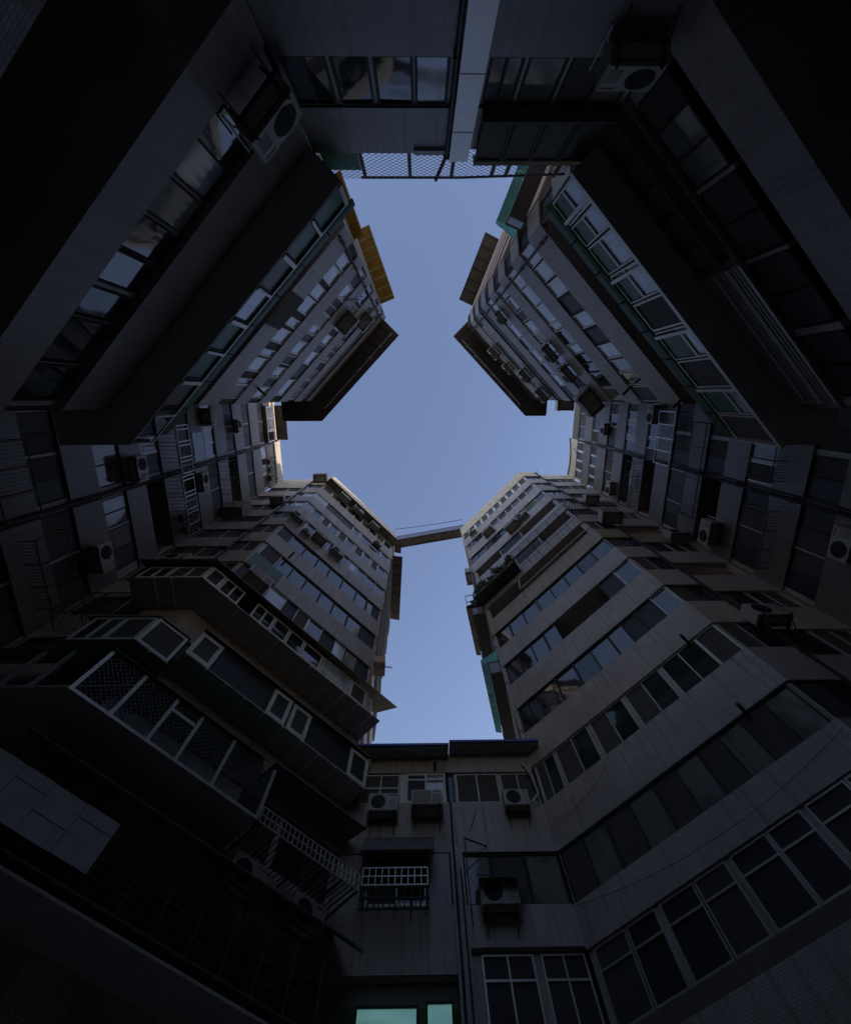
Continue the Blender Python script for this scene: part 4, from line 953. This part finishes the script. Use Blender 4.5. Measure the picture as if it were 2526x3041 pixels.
pipe_thing('drain_pipe', 'pale bundled pipes at the inner corner of the left low house', [wS.P(.35, .15, 12.2), wS.P(.55, .2, 12.9), wS.P(.5, .1, 13.2)], .05, 'pipe')
SP = 'black spouts sticking out of the parapets'
for w, u, z, lab in ((wSE, 7.05, 12.75, 'black spout under the third lowest band of the plain banded block'), (wSE, 6.72, 9.72, 'black spout over the lowest full window row, plain banded block'), (wNW, 6.85, 20.0, 'black spout near the left end of the upper left block'), (wNE, .9, 18.6, 'black spout near the corner of the upper right block'), (wNE, .25, 15.6, 'black spout beside the mossy green eave'), (wSW, 1.5, 22.0, 'black spout on the fifth parapet of the warm block'), (wS, 2.9, 12.75, 'black spout over the white framed window of the low house'), (wSW, 2.0, 9.9, 'black spout over the mesh cage roof')):
    pipe_thing('spout', lab, [w.P(u, -.05, z), w.P(u, .45, z - .04)], .055, 'black', 'pipe', 8, SP)
def cable(label, a, b, sag, r=.012, name='cable', n=14):
    pts = [a.lerp(b, i / n) - Vector((0, 0, 4 * sag * (i / n) * (1 - i / n))) for i in range(n + 1)]
    return pipe_thing(name, label, pts, r, 'black', 'cable', 4)
cable('thin slack cable over the bridge between the two roofs', Vector((-2.75, 13.45, 43.6 + H)), Vector((4.3, 12.3, 43.2 + H)), .25, .03)
cable('cable sagging across the lowest band of the plain banded block', wSE.P(.1, .06, 8.3), wSE.P(8.0, .06, 8.1), .45, .006)
cable('cable sagging across the second lowest band of the plain banded block', wSE.P(.2, .04, 10.6), wSE.P(2.6, .04, 11.0), .25, .005)
cable('loose cable on the tiled bands of the upper left block', wNW.P(1.6, .05, 21.2), wNW.P(.6, .05, 24.6), .3, .02)
cable('black cable along the roof edge of the right recess', wE.P(.1, .05, 41.7), wE.P(3.6, .05, 41.9), .5, .05)
cable('cable looping over the white framed windows of the right recess', wE.P(.6, .06, 38.2), wE.P(2.8, .06, 40.6), .9, .02)
cable('wire on the low house wall under the lone unit', wS.P(4.2, .02, 11.2), wS.P(3.9, .02, 10.4), .05, .009)
# bridge
br = thing('footbridge', 'narrow steel footbridge joining the two roofs across the passage', 'bridge', Vector((-2.7, 14.4, 42.3 + H)), math.atan2(-1.2, 7.2))
a0, a1 = Vector((-2.9, 14.28, 42.35 + H)), Vector((4.4, 12.98, 42.35 + H)); sd = Vector((a1.y - a0.y, -(a1.x - a0.x), 0)).normalized() * -1.0   # towards the foot of the picture
if sd.y < 0: sd = -sd
up = Vector((0, 0, 1))
m = MB(); q = [a0, a1, a1 + sd * .85, a0 + sd * .85]; m.hexa([p for p in q], [p + up * .06 for p in q]); m.build('deck', 'skin_dark', br)
for s_ in (0, .85):
    m = MB()
    for h in (.3, .6, .9, 1.15): m.bar(a0 + sd * s_ + up * h, a1 + sd * s_ + up * h, .03)
    n = 12
    for i in range(n + 1): p = a0.lerp(a1, i / n) + sd * s_; m.bar(p, p + up * 1.15, .02)
    m.build('railing', 'rust', br)
m = MB(); n = 22
for i in range(n):
    p = a0.lerp(a1, i / n) - up * .03; q = a0.lerp(a1, (i + 1) / n) - up * .03
    m.bar(p + sd * (.85 if i % 2 else .02), q + sd * (.02 if i % 2 else .85), .02)
for s_ in (0, .85): m.bar(a0 + sd * s_ - up * .05, a1 + sd * s_ - up * .05, .06)
m.build('truss', 'rust', br)
wb = hang('wooden_box', 'orange slatted wooden box on a bracket in the passage, beside the warm block', 'box', wSPW, .2, 19.6)
m = MB()
for i in range(5): m.box(wSPW, .15 + .14 * i, .27 + .14 * i, .5, .56, 19.62, 20.15)
m.box(wSPW, .15, .85, .06, .499, 19.63, 20.12); m.build('slat', 'wood', wb)
m = MB(); m.box(wSPW, .1, .9, .01, .6, 19.5, 19.6); m.bar(wSPW.P(.3, .5, 19.45), wSPW.P(.3, .95, 19.4), .03); m.bar(wSPW.P(.5, .02, 18.9), wSPW.P(.5, .5, 19.5), .03); m.build('bracket', 'brown', wb)
for u, lab in ((1.2, 'thin antenna wire on the roof over the short return wall'),):
    pipe_thing('antenna', lab, [Vector((11.6, 7.6, 42 + H)), Vector((11.65, 7.3, 43.2 + H)), Vector((11.9, 7.2, 43.6 + H))], .02, 'black', 'antenna', 4)
# drain pipes and more small things fixed to the fronts
for w, u, z0, z1, mat, lab in ((wSE, .06, 13.9, 21, 'pipe', 'pale drain pipe at the passage corner of the plain banded block'), (wNE, 7.4, 15.8, 36.5, 'steel', 'dark drain pipe at the passage corner of the upper right block'),
        (wNW, .35, 15.8, 32.0, 'steel', 'dark drain pipe at the passage corner of the upper left block'), (wSEn, 1.45, 7.5, 41.5, 'steel', 'dark drain pipe on the short return wall of the plain banded block'), (wSWn0, .3, 16.5, 38.0, 'steel', 'dark drain pipe on the short return wall of the warm block'), (wN, 3.22, 5.0, 11.5, 'black', 'thin black pipe beside the pale pillar')):
    t = hang('drain_pipe', lab, 'pipe', w, u, z0)
    m = MB(); m.bar(w.P(u, .07, z0), w.P(u, .07, z1), .045, 0, 8); m.build('pipe', mat, t)
    for z in frange(z0 + .5, z1, 3.0):
        m = MB(); m.box(w, u - .065, u + .065, .0, .125, z, z + .04); m.build('clamp', 'rust', t)
for i, (w, u, z, lab) in enumerate(((wE, 4.2, 16.8, 'faint barred cage on the upper half of the right recess, low'), (wE, .6, 16.6, 'faint barred cage beside the inner corner of the right recess, low'), (wW, 1.0, 12.6, 'faint barred cage on the upper half of the left recess, low'), (wW, 4.2, 13.4, 'faint barred cage on the lower half of the left recess, low'))):
    barcage(lab, w, u, u + 2.4, .5, z, z + 1.3, (u, u + .8, u + 1.6, u + 2.4), .12, 'rust')
for w, u, z, lab in ((wSE, 5.6, 32.7, 'laundry on a pole at the third window row of the plain banded block'), (wE, 5.0, 24.0, 'dim laundry inside the bright barred cage'), (wE, 1.6, 28.1, 'laundry in the dim barred cage of the right recess')):
    t = hang('laundry', lab, 'laundry', w, u, z, 'laundry hung outside')
    m = MB(); m.bar(w.P(u, .3, z + .6), w.P(u + 1.1, .3, z + .62), .012); m.build('pole', 'alu', t)
    for k in range(4):
        a = u + .06 + .27 * k; h = random.uniform(.3, .55)
        m = MB(); m.box(w, a, a + .2, .29, .305, z + .6 - h, z + .59); m.build('cloth', 'cloth', t)
